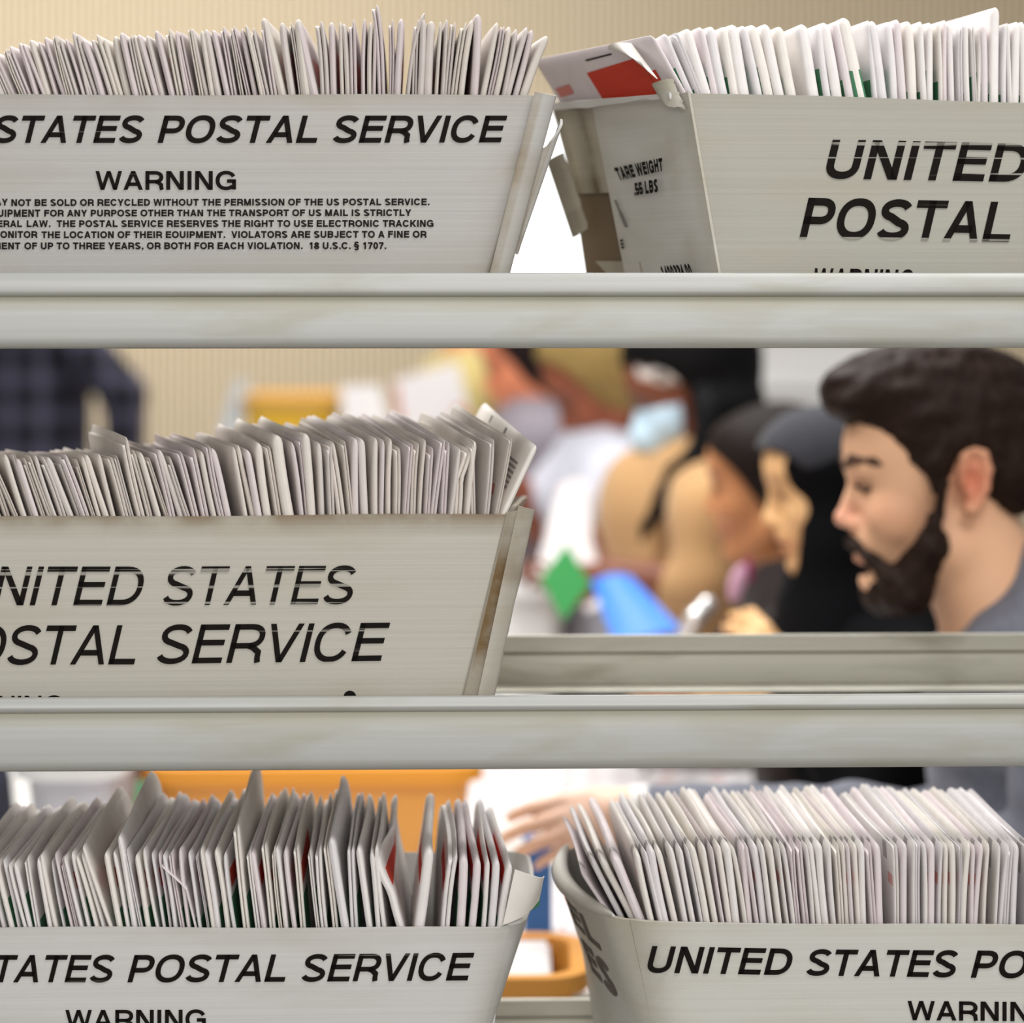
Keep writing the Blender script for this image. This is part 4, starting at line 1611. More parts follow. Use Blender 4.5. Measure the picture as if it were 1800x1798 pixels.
def head_field(crown=(-92, 158), jaw=1.0, soft=1.0):
    """a head in profile looking left; origin at mid head, 1 unit = 1 photo pixel of the nearest man"""
    f = Field()
    f.e((52, crown[0], 0), (168, crown[1], 122), 20)
    f.e((-18, -10, 0), (92, 140, 104), 30)
    f.e((-52, -75, 0), (70, 75, 92), 25)
    for z in (-1, 1):
        f.c((40, 95, z * 66), (-58, 158 * jaw, z * 14), 44, 34, 30)
        f.e((-48, 40, z * 66), (46, 42, 34), 22)
    f.e((-72, 158 * jaw, 0), (32, 30, 40), 18)
    f.e((-66, 88, 0), (50, 52, 62), 22)
    for z in (-1, 1):
        f.e((-98, -10, z * 42), (25, 17, 23), 14, sub=True)
        f.e((-84, -7, z * 41), (23, 16, 21), 5)
        f.c((-106, -40, z * 12), (-84, -44, z * 66), 15 * soft, 15 * soft, 14)
    f.c((-101, -22, 0), (-127, 44, 0), 13, 15, 12)
    f.e((-128, 47, 0), (17, 15, 17), 8)
    for z in (-1, 1):
        f.e((-112, 55, z * 16), (19, 13, 11), 7)
        f.e((-112, 66, z * 9), (9, 5, 5), 3, sub=True)
    f.c((-104, 66, 0), (-107, 90, 0), 10, 11, 10)
    f.e((-104, 95, 0), (16, 9, 33), 6)
    f.e((-99, 106, 0), (20, 4, 36), 4, sub=True)
    f.e((-97, 117, 0), (17, 11, 30), 6)
    f.e((-96, 137, 0), (14, 10, 30), 8, sub=True)
    return f


def ear_field(near=True):
    f = Field()
    z = -1
    pts = [(62, -40), (66, -66), (82, -78), (100, -66), (106, -40), (100, -8), (88, 14), (80, 28), (70, 26)]
    for a, b_ in zip(pts[:-1], pts[1:]):
        f.c((*a, z * 126), (*b_, z * 128), 9, 8, 6)
    f.e((84, -26, z * 118), (24, 46, 12), 8)
    f.e((78, -22, z * 131), (12, 20, 9), 5, sub=True)
    f.e((62, -22, z * 118), (8, 14, 14), 6)
    f.e((74, 24, z * 124), (12, 12, 9), 6)
    g = Field()
    for q in f.p:
        g.p.append(q)
        if q[0] == 'e':
            g.p.append(('e', q[1] * np.array([1, 1, -1]), q[2], q[3], q[4], q[5]))
        else:
            g.p.append(('c', q[1] * np.array([1, 1, -1]), q[2] * np.array([1, 1, -1]), q[3], q[4], q[5]))
    return g


def hand_field(scale=1.0, curl=(30, 38, 30), spread=7.0):
    """a left hand seen from its back: wrist at the origin, fingers towards -x, thumb on the +y side; unit = photo pixels of the nearest man"""
    f = Field()
    f.c((0, 0, 0), (-34, 2, 0), 36, 40, 10)
    f.e((-70, 2, 0), (62, 56, 26), 14)
    roots = [(-118, -40, 2), (-126, -14, 0), (-122, 14, 0), (-110, 38, 3)]
    lens = [(58, 38, 30), (66, 44, 33), (60, 40, 31), (46, 30, 26)]
    for i, (r, l) in enumerate(zip(roots, lens)):
        ang = 0.0
        sp_ = math.radians((i - 1.5) * spread)
        p = np.array(r, float)
        f.c((-74, r[1] * .8, 0), p, 16, 15, 8)
        rad = 14.5 - (i == 3) * 2.5
        for j in range(3):
            ang += math.radians(curl[j])
            d = np.array([-math.cos(ang) * math.cos(sp_), math.sin(sp_) * math.cos(ang), math.sin(ang)])
            q = p + d * l[j]
            f.c(p, q, rad, rad - 1.8, 3)
            rad -= 1.8
            p = q
    f.c((-34, 38, 8), (-62, 72, 22), 21, 17, 8)
    f.c((-62, 72, 22), (-98, 88, 36), 16, 14, 4)
    f.c((-98, 88, 36), (-124, 88, 46), 14, 11, 3)
    return f


def arm_chain(f, sh, el, wr, r0, r1, r2):
    f.c(sh, el, r0, r1, 14)
    f.c(el, wr, r1, r2, 14)


def seated_lower(fig, x, y, col_mat, w=1.0):
    """hips, thighs, shins and feet down to the floor, in trousers"""
    s = 1 / fig.s
    f = Field()
    yh = y
    yk = HY + (EYE - .50) * s
    f.e((x, yh, 0), (.15 * s, .13 * s, .19 * s), 20)
    for z in (-1, 1):
        f.c((x, yh, z * .09 * s), (x - .40 * s, yk, z * .11 * s), .085 * s, .062 * s, 15)
        f.c((x - .40 * s, yk, z * .11 * s), (x - .38 * s, fig.floor - .07 * s, z * .11 * s), .062 * s, .045 * s, 10)
        f.e((x - .45 * s, fig.floor - .036 * s, z * .11 * s), (.13 * s, .034 * s, .048 * s), 8)
    fig.mesh('trousers', f, col_mat, h=.014 * s)


SKIN = attr_mat('skin', 0.5, 0.35)
CLOTH = {}


def cloth(name, rgb, noise=.12, ns=90, rough=.85):
    if name not in CLOTH:
        CLOTH[name] = plain(name, rgb, rough, noise=noise, nscale=ns, spec=.2, sheen=.15)
    return CLOTH[name]


def hair_mat(name, rgb, rough=.6):
    return plain(name, rgb, rough, noise=.3, nscale=120, spec=.12)


def const_col(rgb):
    c = lin(rgb)
    return lambda v: np.tile(np.array(c), (len(v), 1))


def skin_col(rgb, spots):
    """base skin colour with soft patches: (centre px, radius px, colour, strength)"""
    base = np.array(lin(rgb))

    def fn(v):
        out = np.tile(base, (len(v), 1))
        for c, r, col, k in spots:
            d2 = (((v - np.array(c)) / np.array(r)) ** 2).sum(1)
            w = (k * np.exp(-d2))[:, None]
            out = out * (1 - w) + np.array(lin(col)) * w
        return out
    return fn


NAVY = cloth('dark_trousers', (40, 42, 52))

# ---- the bearded man, nearest
m = Figure(2.8, 1880, 'bearded man with dark brown hair in a grey sweater, nearest of the seated row')
C0 = (1610, 860, 0)
R0 = rot(2, 0)
hd = head_field().place(C0, 1.0, R0).plus(ear_field().place(C0, 1.0, R0))
body = Field().plus(hd)
body.c((1690, 930, 0), (1790, 1150, 0), 98, 112, 40)
body.c((1835, 1180, -220), (1835, 1180, 220), 70, 70, 40)
body.c((1830, 1220, 0), (1900, 1750, 0), 190, 200, 40)
for z in (-1, 1):
    body.c((1838, 1195, z * 235), (1800 if z < 0 else 1760, 1500, z * 280), 66, 56, 20)
body.c((1800, 1500, -280), (1490, 1440, -190), 60, 52, 20)
body.c((1490, 1440, -190), (1120, 1408, -80), 52, 36, 20)
body.c((1760, 1500, 280), (1330, 1520, 130), 56, 34, 20)
hl = hand_field(curl=(16, 24, 18), spread=4).place((1112, 1403, -78), 1.0, rot(14, 0, -25))
hr = hand_field(curl=(20, 28, 22)).place((1330, 1520, 130), .95, rot(0, 0, 30))
body.plus(hl).plus(hr)
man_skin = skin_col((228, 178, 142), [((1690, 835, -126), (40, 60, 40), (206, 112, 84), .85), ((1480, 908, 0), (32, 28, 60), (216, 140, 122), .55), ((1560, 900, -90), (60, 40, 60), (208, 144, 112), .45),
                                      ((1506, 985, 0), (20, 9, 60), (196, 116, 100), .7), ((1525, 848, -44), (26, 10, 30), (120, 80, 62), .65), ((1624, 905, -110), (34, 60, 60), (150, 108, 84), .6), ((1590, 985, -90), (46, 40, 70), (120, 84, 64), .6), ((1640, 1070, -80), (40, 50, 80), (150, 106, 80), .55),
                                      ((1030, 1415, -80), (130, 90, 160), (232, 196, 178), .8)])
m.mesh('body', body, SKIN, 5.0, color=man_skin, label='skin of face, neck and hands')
hairm = hair_mat('dark_brown_hair', (38, 25, 19))


def curls(a, fr):
    def fn(X, Y_, Z):
        g = 0
        for i in range(7):
            k = rng.normal(size=3)
            k = k / np.linalg.norm(k) * fr * (.7 + .35 * i)
            g = g + np.sin(X * k[0] + Y_ * k[1] + Z * k[2] + rng.uniform(0, 6) + 1.2 * np.sin(Y_ * k[0] + X * k[2])) / (1 + .35 * i)
        return a * .55 * g
    return fn


hf = Field()
hf.e((1668, 752, 0), (182, 150, 138), 20)
hf.e((1560, 690, 0), (118, 68, 105), 22)
hf.e((1500, 700, 0), (52, 40, 88), 18)
hf.e((1650, 660, 0), (150, 62, 105), 22)
hf.e((1760, 800, 0), (85, 110, 122), 20)
hf.c((1632, 800, -118), (1624, 850, -116), 22, 10, 10)
hf.c((1632, 800, 118), (1624, 850, 116), 22, 10, 10)
# leave the face, the ears and the nape free
hf.e((1515, 862, 0), (92, 126, 190), 10, sub=True)
hf.e((1580, 900, 0), (58, 110, 190), 10, sub=True)
hf.e((1688, 850, -150), (46, 74, 60), 6, sub=True)
hf.e((1688, 850, 150), (46, 74, 60), 6, sub=True)
hf.e((1650, 985, 0), (110, 130, 190), 8, sub=True)
m.mesh('hair', hf, hairm, 5.0, noise=curls(4.2, .085), label='wavy dark brown hair')
bf = Field()
bf.c((1624, 900, -108), (1622, 950, -104), 12, 26, 10)
bf.c((1624, 900, 108), (1622, 950, 104), 12, 26, 10)
for z in (-1, 1):
    bf.c((1625, 950, z * 86), (1585, 1030, z * 62), 32, 42, 16)
    bf.c((1585, 1030, z * 60), (1560, 1040, 0), 44, 40, 16)
bf.e((1556, 1036, 0), (40, 36, 56), 14)
for z in (-1, 1):
    bf.c((1496, 950, 0), (1503, 957, z * 32), 9, 12, 6)
    bf.c((1503, 957, z * 32), (1524, 976, z * 58), 12, 11, 8)
    bf.c((1524, 976, z * 58), (1552, 1008, z * 70), 11, 18, 8)
    bf.c((1552, 1008, z * 70), (1570, 1040, z * 50), 18, 26, 10)
    bf.c((1640, 836, z * 118), (1628, 905, z * 110), 8, 10, 6)
bf.c((1521, 1002, 0), (1524, 1020, 0), 6, 12, 6)
m.mesh('beard', bf, hairm, 4.0, noise=curls(2.6, .16), label='full dark beard and moustache')
bw = Field()
for z in (-1, 1):
    bw.chain([((1486, 817, z * 16), 7), ((1493, 804, z * 44), 10), ((1526, 805, z * 83), 9), ((1548, 812, z * 91), 6)], 4)
m.mesh('eyebrows', bw, hair_mat('brow_hair', (84, 62, 50)), 3.0)
ey = Field()
for z in (-1, 1):
    ey.chain([((1501, 851, z * 36), 4.5), ((1514, 857, z * 58), 5), ((1534, 853, z * 68), 4)], 3)
m.mesh('eyelashes', ey, hairm, 2.5)
sw = Field()
sw.c((1848, 1240, 0), (1910, 1760, 0), 225, 235, 40)
sw.c((1738, 1165, -110), (1868, 998, -60), 80, 80, 40)
sw.c((1868, 998, -60), (1880, 1000, 60), 78, 70, 40)
sw.c((1770, 1160, 120), (1905, 1000, 60), 60, 60, 40)
sw.c((1700, 1165, -70), (1700, 1165, 70), 52, 52, 30)
sw.c((1690, 1160, -80), (1760, 1130, -140), 48, 60, 30)
for z in (-1, 1):
    sw.c((1850, 1110, z * 130), (1835, 1190, z * 245), 92, 98, 40)
    sw.c((1835, 1190, z * 245), (1800 if z < 0 else 1760, 1500, z * 280), 98, 84, 30)
sw.c((1800, 1490, -280), (1490, 1432, -190), 92, 88, 30)
sw.c((1490, 1432, -190), (1150, 1409, -86), 88, 47, 30)
sw.c((1760, 1500, 280), (1380, 1518, 145), 80, 46, 30)
m.mesh('sweater', sw, cloth('grey_sweater', (110, 112, 123)), 6.5, noise=lambda X, Y_, Z: 4.0 * np.sin(X * .045 + Y_ * .03) * np.sin(Y_ * .05 - X * .02 + Z * .02))
cf = Field().c((1142, 1409, -84), (1122, 1405, -80), 44, 41, 4)
m.mesh('shirt_cuff', cf, cloth('white_cuff', (232, 230, 228)), 4.0)
seated_lower(m, 1920, 1790, NAVY)


def person(d, x, label, head_c, scale, R, skin, spots, body_fn, hair_fn, hair_material, top_fn, top_mat, h=6.5, hip=None, noise_hair=None, jaw=.96, ears=True, lower=NAVY, crown=(-92, 158)):
    g = Figure(d, x, label)
    f = head_field(crown, jaw, .75).place(head_c, scale, R)
    if ears:
        f.plus(ear_field().place(head_c, scale, R))
    body_fn(f)
    loc = lambda p: tuple(np.array(head_c) + R @ np.array(p, float) * scale)
    sp = [((loc(c)), tuple(np.array(r) * scale), col, k) for c, r, col, k in spots]
    g.mesh('body', f, SKIN, h, color=skin_col(skin, sp))
    hfld = Field()
    hair_fn(hfld, loc)
    if hfld.p:
        g.mesh('hair' if hair_material.name.endswith('hair') else 'head_covering', hfld, hair_material, h * .9, noise=noise_hair)
    t = Field()
    top_fn(t)
    g.mesh('top', t, top_mat, h * 1.2)
    if hip:
        seated_lower(g, hip[0], hip[1], lower)
    return g, loc


EYES = lambda col: [((-86, -2, -44), (34, 17, 40), col, .9), ((-86, -42, -50), (42, 12, 50), col, .75)]
LIPS_ = lambda col: [((-98, 106, 0), (28, 18, 60), col, .8)]

# ---- woman in the black headscarf
Re = rot(8, 0)
HE = (1446, 862, 0)


def b_e(f):
    f.c((1500, 950, 0), (1540, 1130, 0), 70, 85, 20)
    f.c((1560, 1160, -230), (1560, 1160, 230), 60, 60, 30)
    f.c((1580, 1180, 0), (1640, 1600, 0), 150, 165, 30)
    for z in (-1, 1):
        arm_chain(f, (1560, 1180, z * 230), (1520, 1420, z * 250), (1378 if z < 0 else 1345, 1182 if z < 0 else 1280, z * 118), 58, 44, 30)
    f.plus(hand_field(curl=(35, 45, 40)).place((1372, 1170, -115), .70, rot(-50, 0, -20)))
    f.plus(hand_field(curl=(35, 45, 40)).place((1345, 1260, 120), .78, rot(-20, 0, 20)))


def h_e(f, loc):
    f.e(loc((56, -46, 0)), (140, 100, 112), 16)
    f.e((1480, 930, 0), (98, 130, 112), 30)
    f.c((1490, 980, 0), (1500, 1120, 0), 112, 150, 40)
    f.e(loc((-126, 34, 0)), np.array((82, 172, 112)) * .8, 8, R=rot(14), sub=True)


def t_e(f):
    f.c((1590, 1200, 0), (1650, 1610, 0), 175, 190, 40)
    for z in (-1, 1):
        f.c((1520, 1120, z * 60), (1570, 1180, z * 235), 90, 80, 40)
        f.c((1570, 1180, z * 235), (1520, 1420, z * 250), 80, 68, 30)
        f.c((1520, 1420, z * 250), (1392 if z < 0 else 1380, 1205 if z < 0 else 1288, z * 125), 68, 44, 30)


BLK = plain('black_cloth', (9, 9, 12), .9, spec=.1)
e, loc = person(3.3, 1620, 'woman in a black headscarf and black clothes, seated just behind the bearded man', HE, .78, Re, (234, 186, 132), EYES((120, 80, 56)) + LIPS_((190, 112, 92)), b_e, h_e, BLK, t_e, BLK, hip=(1650, 1620), ears=False, crown=(-48, 118))
us = Field()
us.e(loc((44, -52, 0)), (138, 97, 108), 10)
us.e(loc((90, 60, 0)), (200, 128, 160), 10, sub=True)
us.e(loc((-96, 34, 0)), (80, 116, 160), 10, R=rot(14), sub=True)
us.p[0] = ('e', us.p[0][1] + np.array((-10, -12, 0)), us.p[0][2], us.p[0][3], us.p[0][4], False)
e.mesh('under_scarf', us, cloth('dark_grey_cloth', (52, 52, 58)), 6, label='dark grey band over the crown')

# ---- woman with dark hair and a dark brown jacket
Rd = rot(4, 16)
HD = (1336, 854, 0)


def b_d(f):
    f.c((1375, 930, 0), (1410, 1060, 0), 62, 72, 20)
    f.c((1420, 1090, -200), (1420, 1090, 200), 52, 52, 30)
    f.c((1440, 1110, 0), (1490, 1480, 0), 130, 145, 30)
    for z in (-1, 1):
        arm_chain(f, (1420, 1100, z * 200), (1380, 1300, z * 220), (1250, 1230, z * 110), 54, 46, 28)
        f.plus(hand_field(curl=(30, 40, 30)).place((1246, 1228, z * 110), .68, rot(-10, 0, -20 * z)))


def h_d(f, loc):
    f.e(loc((60, -66, 0)), (132, 99, 102), 14)
    f.e(loc((140, -20, 0)), (70, 86, 84), 20)
    f.e(loc((-10, -118, 0)), (74, 38, 80), 14)
    f.c(loc((60, -20, -84)), loc((70, 110, -80)), 34, 24, 14)
    f.e(loc((-92, 56, 0)), (78, 112, 160), 8, R=Rd, sub=True)


def t_d(f):
    f.c((1450, 1130, 0), (1500, 1490, 0), 150, 165, 30)
    f.c((1345, 1040, -40), (1400, 1090, -110), 50, 70, 30)
    f.c((1425, 1105, -205), (1285, 1112, -215), 64, 52, 20)
    for z in (-1, 1):
        f.c((1385, 1050, z * 60), (1425, 1105, z * 205), 76, 70, 30)
        f.c((1425, 1105, z * 205), (1380, 1300, z * 220), 70, 60, 30)
        f.c((1380, 1300, z * 220), (1262, 1238, z * 112), 60, 38, 30)


dd_, locd = person(3.7, 1470, 'woman with dark hair and dark brown jacket, between the tan sweater and the black headscarf', HD, .72, Rd, (192, 132, 88), EYES((90, 60, 44)) + LIPS_((150, 84, 66)), b_d, h_d, hair_mat('black_brown_hair', (30, 22, 20)), t_d, cloth('dark_brown_jacket', (36, 27, 26)), hip=(1500, 1500), crown=(-62, 122))
bd = Field().e((1284, 1008, -150), (15, 36, 5), 3, R=rot(-16))
dd_.mesh('name_badge', bd, cloth('pale_pink_card', (226, 178, 204)), 3.0, label='pink name badge')
bd = Field().c((1304, 972, -140), (1306, 1002, -146), 6, 6, 3)
dd_.mesh('lanyard', bd, cloth('magenta_ribbon', (150, 40, 92)), 3.0)

# ---- woman with a face mask, patterned headband and long black hair
Rc = rot(22, 0)
HC = (1196, 702, 0)


def b_c(f):
    f.c((1225, 760, 0), (1240, 860, 0), 52, 62, 20)
    f.c((1240, 880, -180), (1240, 880, 180), 48, 48, 30)
    f.c((1235, 900, 0), (1260, 1250, 0), 120, 135, 30)
    for z in (-1, 1):
        arm_chain(f, (1240, 890, z * 180), (1228, 1012, z * 208), (1062 if z < 0 else 1040, 990 if z < 0 else 1002, -178 if z < 0 else 110), 50, 41, 28)
        f.plus(hand_field(curl=(25, 35, 25)).place((1060 if z < 0 else 1040, 990 if z < 0 else 1002, -178 if z < 0 else 110), .58, rot(12, 0, -20 * z)))


def h_c(f, loc):
    f.e(loc((70, -95, 0)), (126, 116, 100), 14)
    f.e((1272, 690, 0), (66, 110, 84), 20)
    f.chain([((1240, 720, -84), 46), ((1205, 810, -110), 40), ((1165, 862, -130), 20), ((1130, 912, -140), 9), ((1122, 935, -142), 5)], 14)
    f.chain([((1285, 720, -40), 60), ((1292, 800, -50), 58), ((1300, 900, -30), 50)], 20)
    f.e(loc((-74, 30, 0)), (78, 112, 160), 8, R=Rc, sub=True)


def t_c(f):
    f.c((1225, 910, 0), (1260, 1260, 0), 142, 152, 30)
    f.e((1120, 900, 20), (70, 110, 90), 30)
    for z in (-1, 1):
        f.c((1215, 830, z * 50), (1240, 890, z * 185), 66, 70, 30)
        f.c((1240, 890, z * 185), (1226, 996, z * 213), 70, 58, 30)
    f.c((1226, 996, -213), (1176, 1008, -203), 56, 40, 20)
    f.c((1212, 1010, 215), (1100, 1000, 130), 60, 40, 20)


TAN = cloth('tan_knit', (188, 148, 102), .05)
cw, locc = person(4.2, 1260, 'woman in a tan sweater with a pale blue face mask and long black hair', HC, .66, Rc, (124, 72, 50), EYES((60, 36, 28)), b_c, h_c, hair_mat('black_hair', (9, 8, 9)), t_c, TAN, hip=(1270, 1280))
mk = head_field(jaw=.96, soft=.75).place(HC, .66, Rc).grow(3.0)
mk.e(locc((-112, 62, 0)), (34, 36, 44), 20, R=Rc)
mk.e(locc((60, -130, 0)), (170, 98, 170), 3, R=Rc, sub=True)
mk.e(locc((120, 120, 0)), (104, 150, 170), 3, R=Rc, sub=True)
cw.mesh('face_mask', mk, cloth('pale_blue_mask', (196, 222, 238), .03), 5.5, clip=((1000, 600, -200), (1190, 820, 200)))
hb = Field()
bp_ = [locc((-62, -88, z)) for z in (-70, 0, 70)]
hb.chain([(locc((40, -64, -116)), 17), (locc((-20, -84, -104)), 17), (locc((-62, -104, -66)), 18), (locc((-74, -112, 0)), 18), (locc((-62, -104, 66)), 18), (locc((-20, -84, 104)), 17), (locc((40, -64, 116)), 17)], 6)
hb.chain([(locc((-20, -150, -90)), 17), (locc((-66, -150, -50)), 18), (locc((-72, -152, 0)), 18), (locc((-66, -150, 50)), 18)], 6)


def two_tone(v):
    k = (np.sin(v[:, 0] * .14) * np.sin(v[:, 1] * .16) > .2)[:, None]
    return np.where(k, np.array(lin((96, 84, 78))), np.array(lin((226, 216, 208))))


cw.mesh('headband', hb, attr_mat('patterned_band', .8), 5.0, color=two_tone, label='white and grey patterned headband')

# ---- person in white
Rb = rot(28, 0)
HB_ = (1048, 690, 0)


def b_b(f):
    f.c((1070, 740, 0), (1085, 820, 0), 46, 55, 20)
    f.c((1085, 845, -165), (1085, 845, 165), 44, 44, 30)
    f.c((1085, 870, 0), (1105, 1180, 0), 110, 125, 30)
    for z in (-1, 1):
        arm_chain(f, (1085, 850, z * 165), (1062, 915, z * 190) if z < 0 else (960, 930, 120), (1006, 985, -120) if z < 0 else (895, 850, 60), 46, 40, 26)
    f.plus(hand_field(curl=(35, 45, 30)).place((1006, 985, -120), .52, rot(20, 0, 10)))
    f.plus(hand_field(curl=(35, 45, 30)).place((893, 848, 60), .52, rot(-40, 0, 10)))


def h_b(f, loc):
    f.e(loc((64, -88, 0)), (116, 104, 94), 14)
    f.e(loc((100, 20, 0)), (62, 72, 84), 14)
    f.e(loc((-104, 0, 0)), (62, 96, 120), 6, R=Rb, sub=True)


def t_b(f):
    f.c((1085, 880, 0), (1105, 1190, 0), 128, 140, 30)
    f.c((1060, 800, 0), (1085, 850, -165), 60, 62, 30)
    f.c((1060, 800, 0), (1085, 850, 165), 60, 62, 30)
    f.c((1080, 840, -165), (1055, 868, -185), 62, 54, 30)
    f.c((1040, 810, 140), (955, 882, 95), 62, 40, 30)


person(4.65, 1105, 'person in a white shirt with short light brown hair, head bowed over papers', HB_, .60, Rb, (140, 78, 54), EYES((80, 44, 32)), b_b, h_b, hair_mat('light_brown_hair', (146, 122, 74), .7), t_b, cloth('white_cotton', (198, 199, 210), .03), hip=(1110, 1200))

# ---- person in grey
Ra = rot(15, 0)
HA = (918, 640, 0)


def b_a(f):
    f.c((940, 690, 0), (950, 760, 0), 42, 50, 20)
    f.c((955, 780, -150), (955, 780, 150), 40, 40, 30)
    f.c((960, 800, 0), (985, 1080, 0), 100, 112, 30)
    for z in (-1, 1):
        arm_chain(f, (955, 785, z * 150), (930, 880, z * 170), (850, 900, z * 90), 42, 36, 24)
        f.plus(hand_field(curl=(30, 40, 30)).place((848, 900, z * 90), .48, rot(0, 0, -20 * z)))


def h_a(f, loc):
    f.e(loc((74, -70, 0)), (98, 92, 84), 14)
    f.e(loc((90, 40, 0)), (58, 66, 78), 14)
    f.e(loc((-96, 40, 0)), (46, 66, 120), 6, R=Ra, sub=True)


def t_a(f):
    f.c((960, 815, 0), (985, 1090, 0), 116, 126, 30)
    for z in (-1, 1):
        f.c((935, 740, 0), (950, 785, z * 150), 54, 58, 30)
        f.c((950, 785, z * 150), (934, 842, z * 165), 58, 50, 30)


person(5.2, 985, 'person in a grey t-shirt with dark hair, farthest of the seated row', HA, .54, Ra, (226, 138, 100), EYES((120, 70, 50)), b_a, h_a, hair_mat('brown_black_hair', (34, 24, 24)), t_a, cloth('grey_jersey', (138, 130, 138), .05), hip=(990, 1100))


# ---- standing people at the back
def standing(d, x, label, scale, skin, hair, top_mat, arm, head_y, jaw=1.0, hairname='short_black_hair', sh_y=None):
    g = Figure(d, x, label)
    s = 1 / g.s
    hc = (x, head_y, 0)
    R = rot(8, 0)
    f = head_field(jaw=jaw).place(hc, scale, R).plus(ear_field().place(hc, scale, R))
    yS = head_y + .24 * s
    f.c((x + .03 * s, head_y + .06 * s, 0), (x + .05 * s, yS, 0), .055 * s, .06 * s, 10)
    f.c((x + .05 * s, yS + .03 * s, -.15 * s), (x + .05 * s, yS + .03 * s, .15 * s), .05 * s, .05 * s, 15)
    f.c((x + .05 * s, yS + .08 * s, 0), (x + .05 * s, yS + .52 * s, 0), .13 * s, .125 * s, 20)
    t = Field()
    t.c((x + .05 * s, yS + .10 * s, 0), (x + .05 * s, yS + .55 * s, 0), .155 * s, .15 * s, 20)
    t.c((x + .05 * s, yS + .03 * s, -.15 * s), (x + .05 * s, yS + .03 * s, .15 * s), .075 * s, .075 * s, 20)
    for (sh, el, wr) in arm:
        sh, el, wr = [np.array((x + a * s, yS + b_ * s, c * s)) for a, b_, c in (sh, el, wr)]
        f.c(sh, el, .045 * s, .038 * s, 10)
        f.c(el, wr, .038 * s, .027 * s, 10)
        f.plus(hand_field(curl=(25, 35, 25)).place(tuple(wr), scale * .95, rot(-70 if wr[1] > el[1] else 0, 0, 0)))
        t.c(sh, el, .065 * s, .052 * s, 12)
        t.c(el, el + (wr - el) * .8, .052 * s, .042 * s, 12)
    g.mesh('body', f, SKIN, .010 * s, color=const_col(skin))
    hfl = Field()
    L_ = lambda p: tuple(np.array(hc) + R @ np.array(p, float) * scale)
    hfl.e(L_((60, -96, 0)), np.array((176, 156, 134)) * scale, 10)
    hfl.e(L_((-95, 30, 0)), np.array((100, 140, 240)) * scale, 6, sub=True)
    hfl.e(L_((60, 130, 0)), np.array((130, 140, 240)) * scale, 6, sub=True)
    g.mesh('hair', hfl, hair_mat(hairname, hair), .012 * s)
    g.mesh('shirt', t, top_mat, .012 * s)
    q = Field()
    yw = yS + .56 * s
    q.e((x + .05 * s, yw, 0), (.15 * s, .11 * s, .17 * s), 15)
    for z in (-1, 1):
        q.c((x + .05 * s, yw, z * .09 * s), (x + .05 * s, g.floor - .08 * s, z * .10 * s), .085 * s, .055 * s, 12)
        q.e((x, g.floor - .036 * s, z * .10 * s), (.13 * s, .034 * s, .048 * s), 6)
    g.mesh('trousers', q, NAVY, .014 * s)
    return g


def plaid_material():
    m_, nt, b = new_mat('dark_plaid')
    N, L = nt.nodes.new, nt.links.new
    tc = N('ShaderNodeTexCoord')
    sx = N('ShaderNodeSeparateXYZ')
    L(tc.outputs['Object'], sx.inputs[0])
    outs = []
    for ax_, per in (('X', .075), ('Z', .085)):
        md = N('ShaderNodeMath')
        md.operation = 'PINGPONG'
        md.inputs[1].default_value = per / 2
        L(sx.outputs[ax_], md.inputs[0])
        mr = N('ShaderNodeMapRange')
        mr.inputs['From Min'].default_value, mr.inputs['From Max'].default_value = per * .30, per * .42
        L(md.outputs[0], mr.inputs['Value'])
        outs.append(mr)
    ad = N('ShaderNodeMath')
    ad.operation = 'ADD'
    L(outs[0].outputs[0], ad.inputs[0])
    L(outs[1].outputs[0], ad.inputs[1])
    hv = N('ShaderNodeMath')
    hv.operation = 'MULTIPLY'
    hv.inputs[1].default_value = .5
    L(ad.outputs[0], hv.inputs[0])
    r = N('ShaderNodeValToRGB')
    r.color_ramp.elements[0].color = (*lin((20, 20, 32)), 1)
    r.color_ramp.elements[1].color = (*lin((84, 82, 104)), 1)
    L(hv.outputs[0], r.inputs['Fac'])
    L(r.outputs['Color'], b.inputs['Base Color'])
    b.inputs['Roughness'].default_value = .9
    return m_


standing(6.4, 8, 'person in a dark navy plaid shirt standing at the far left, one arm hanging', .45, (176, 132, 110), (30, 24, 22), plaid_material(),
         [((.13, .06, -.10), (.295, .235, -.12), (.305, .52, -.12)), ((-.02, .06, .2), (-.08, .36, .24), (-.05, .58, .22))], 330, hairname='dark_cropped_hair')
standing(5.9, 790, 'person in a khaki shirt standing behind the grey t-shirt, face hidden by the rail', .46, (226, 150, 112), (40, 30, 26), cloth('khaki_shirt', (206, 186, 122), .05),
         [((.03, .06, -.18), (.0, .33, -.2), (-.14, .30, -.12)), ((.03, .06, .18), (.0, .33, .2), (-.14, .30, .12))], 455, hairname='dark_short_hair')


# ------------------------------------------------------------------ work table and the things on and around it
def mat2(name, rgb, rough=.5, **k):
    return plain(name, rgb, rough, **k)


TZ = .74
WHITE_TOP = mat2('white_laminate', (226, 224, 220), .45)
LEG = mat2('grey_steel', (120, 120, 122), .4, metal=.6)
ang = math.radians(6.5)
ux, uy = Vector((math.cos(ang), math.sin(ang), 0)), Vector((-math.sin(ang), math.cos(ang), 0))
TC = Vector((-.33, 4.1, 0))


def tp(a, b_, z):
    q = TC + ux * a + uy * b_
    return Vector((q.x, q.y, z))


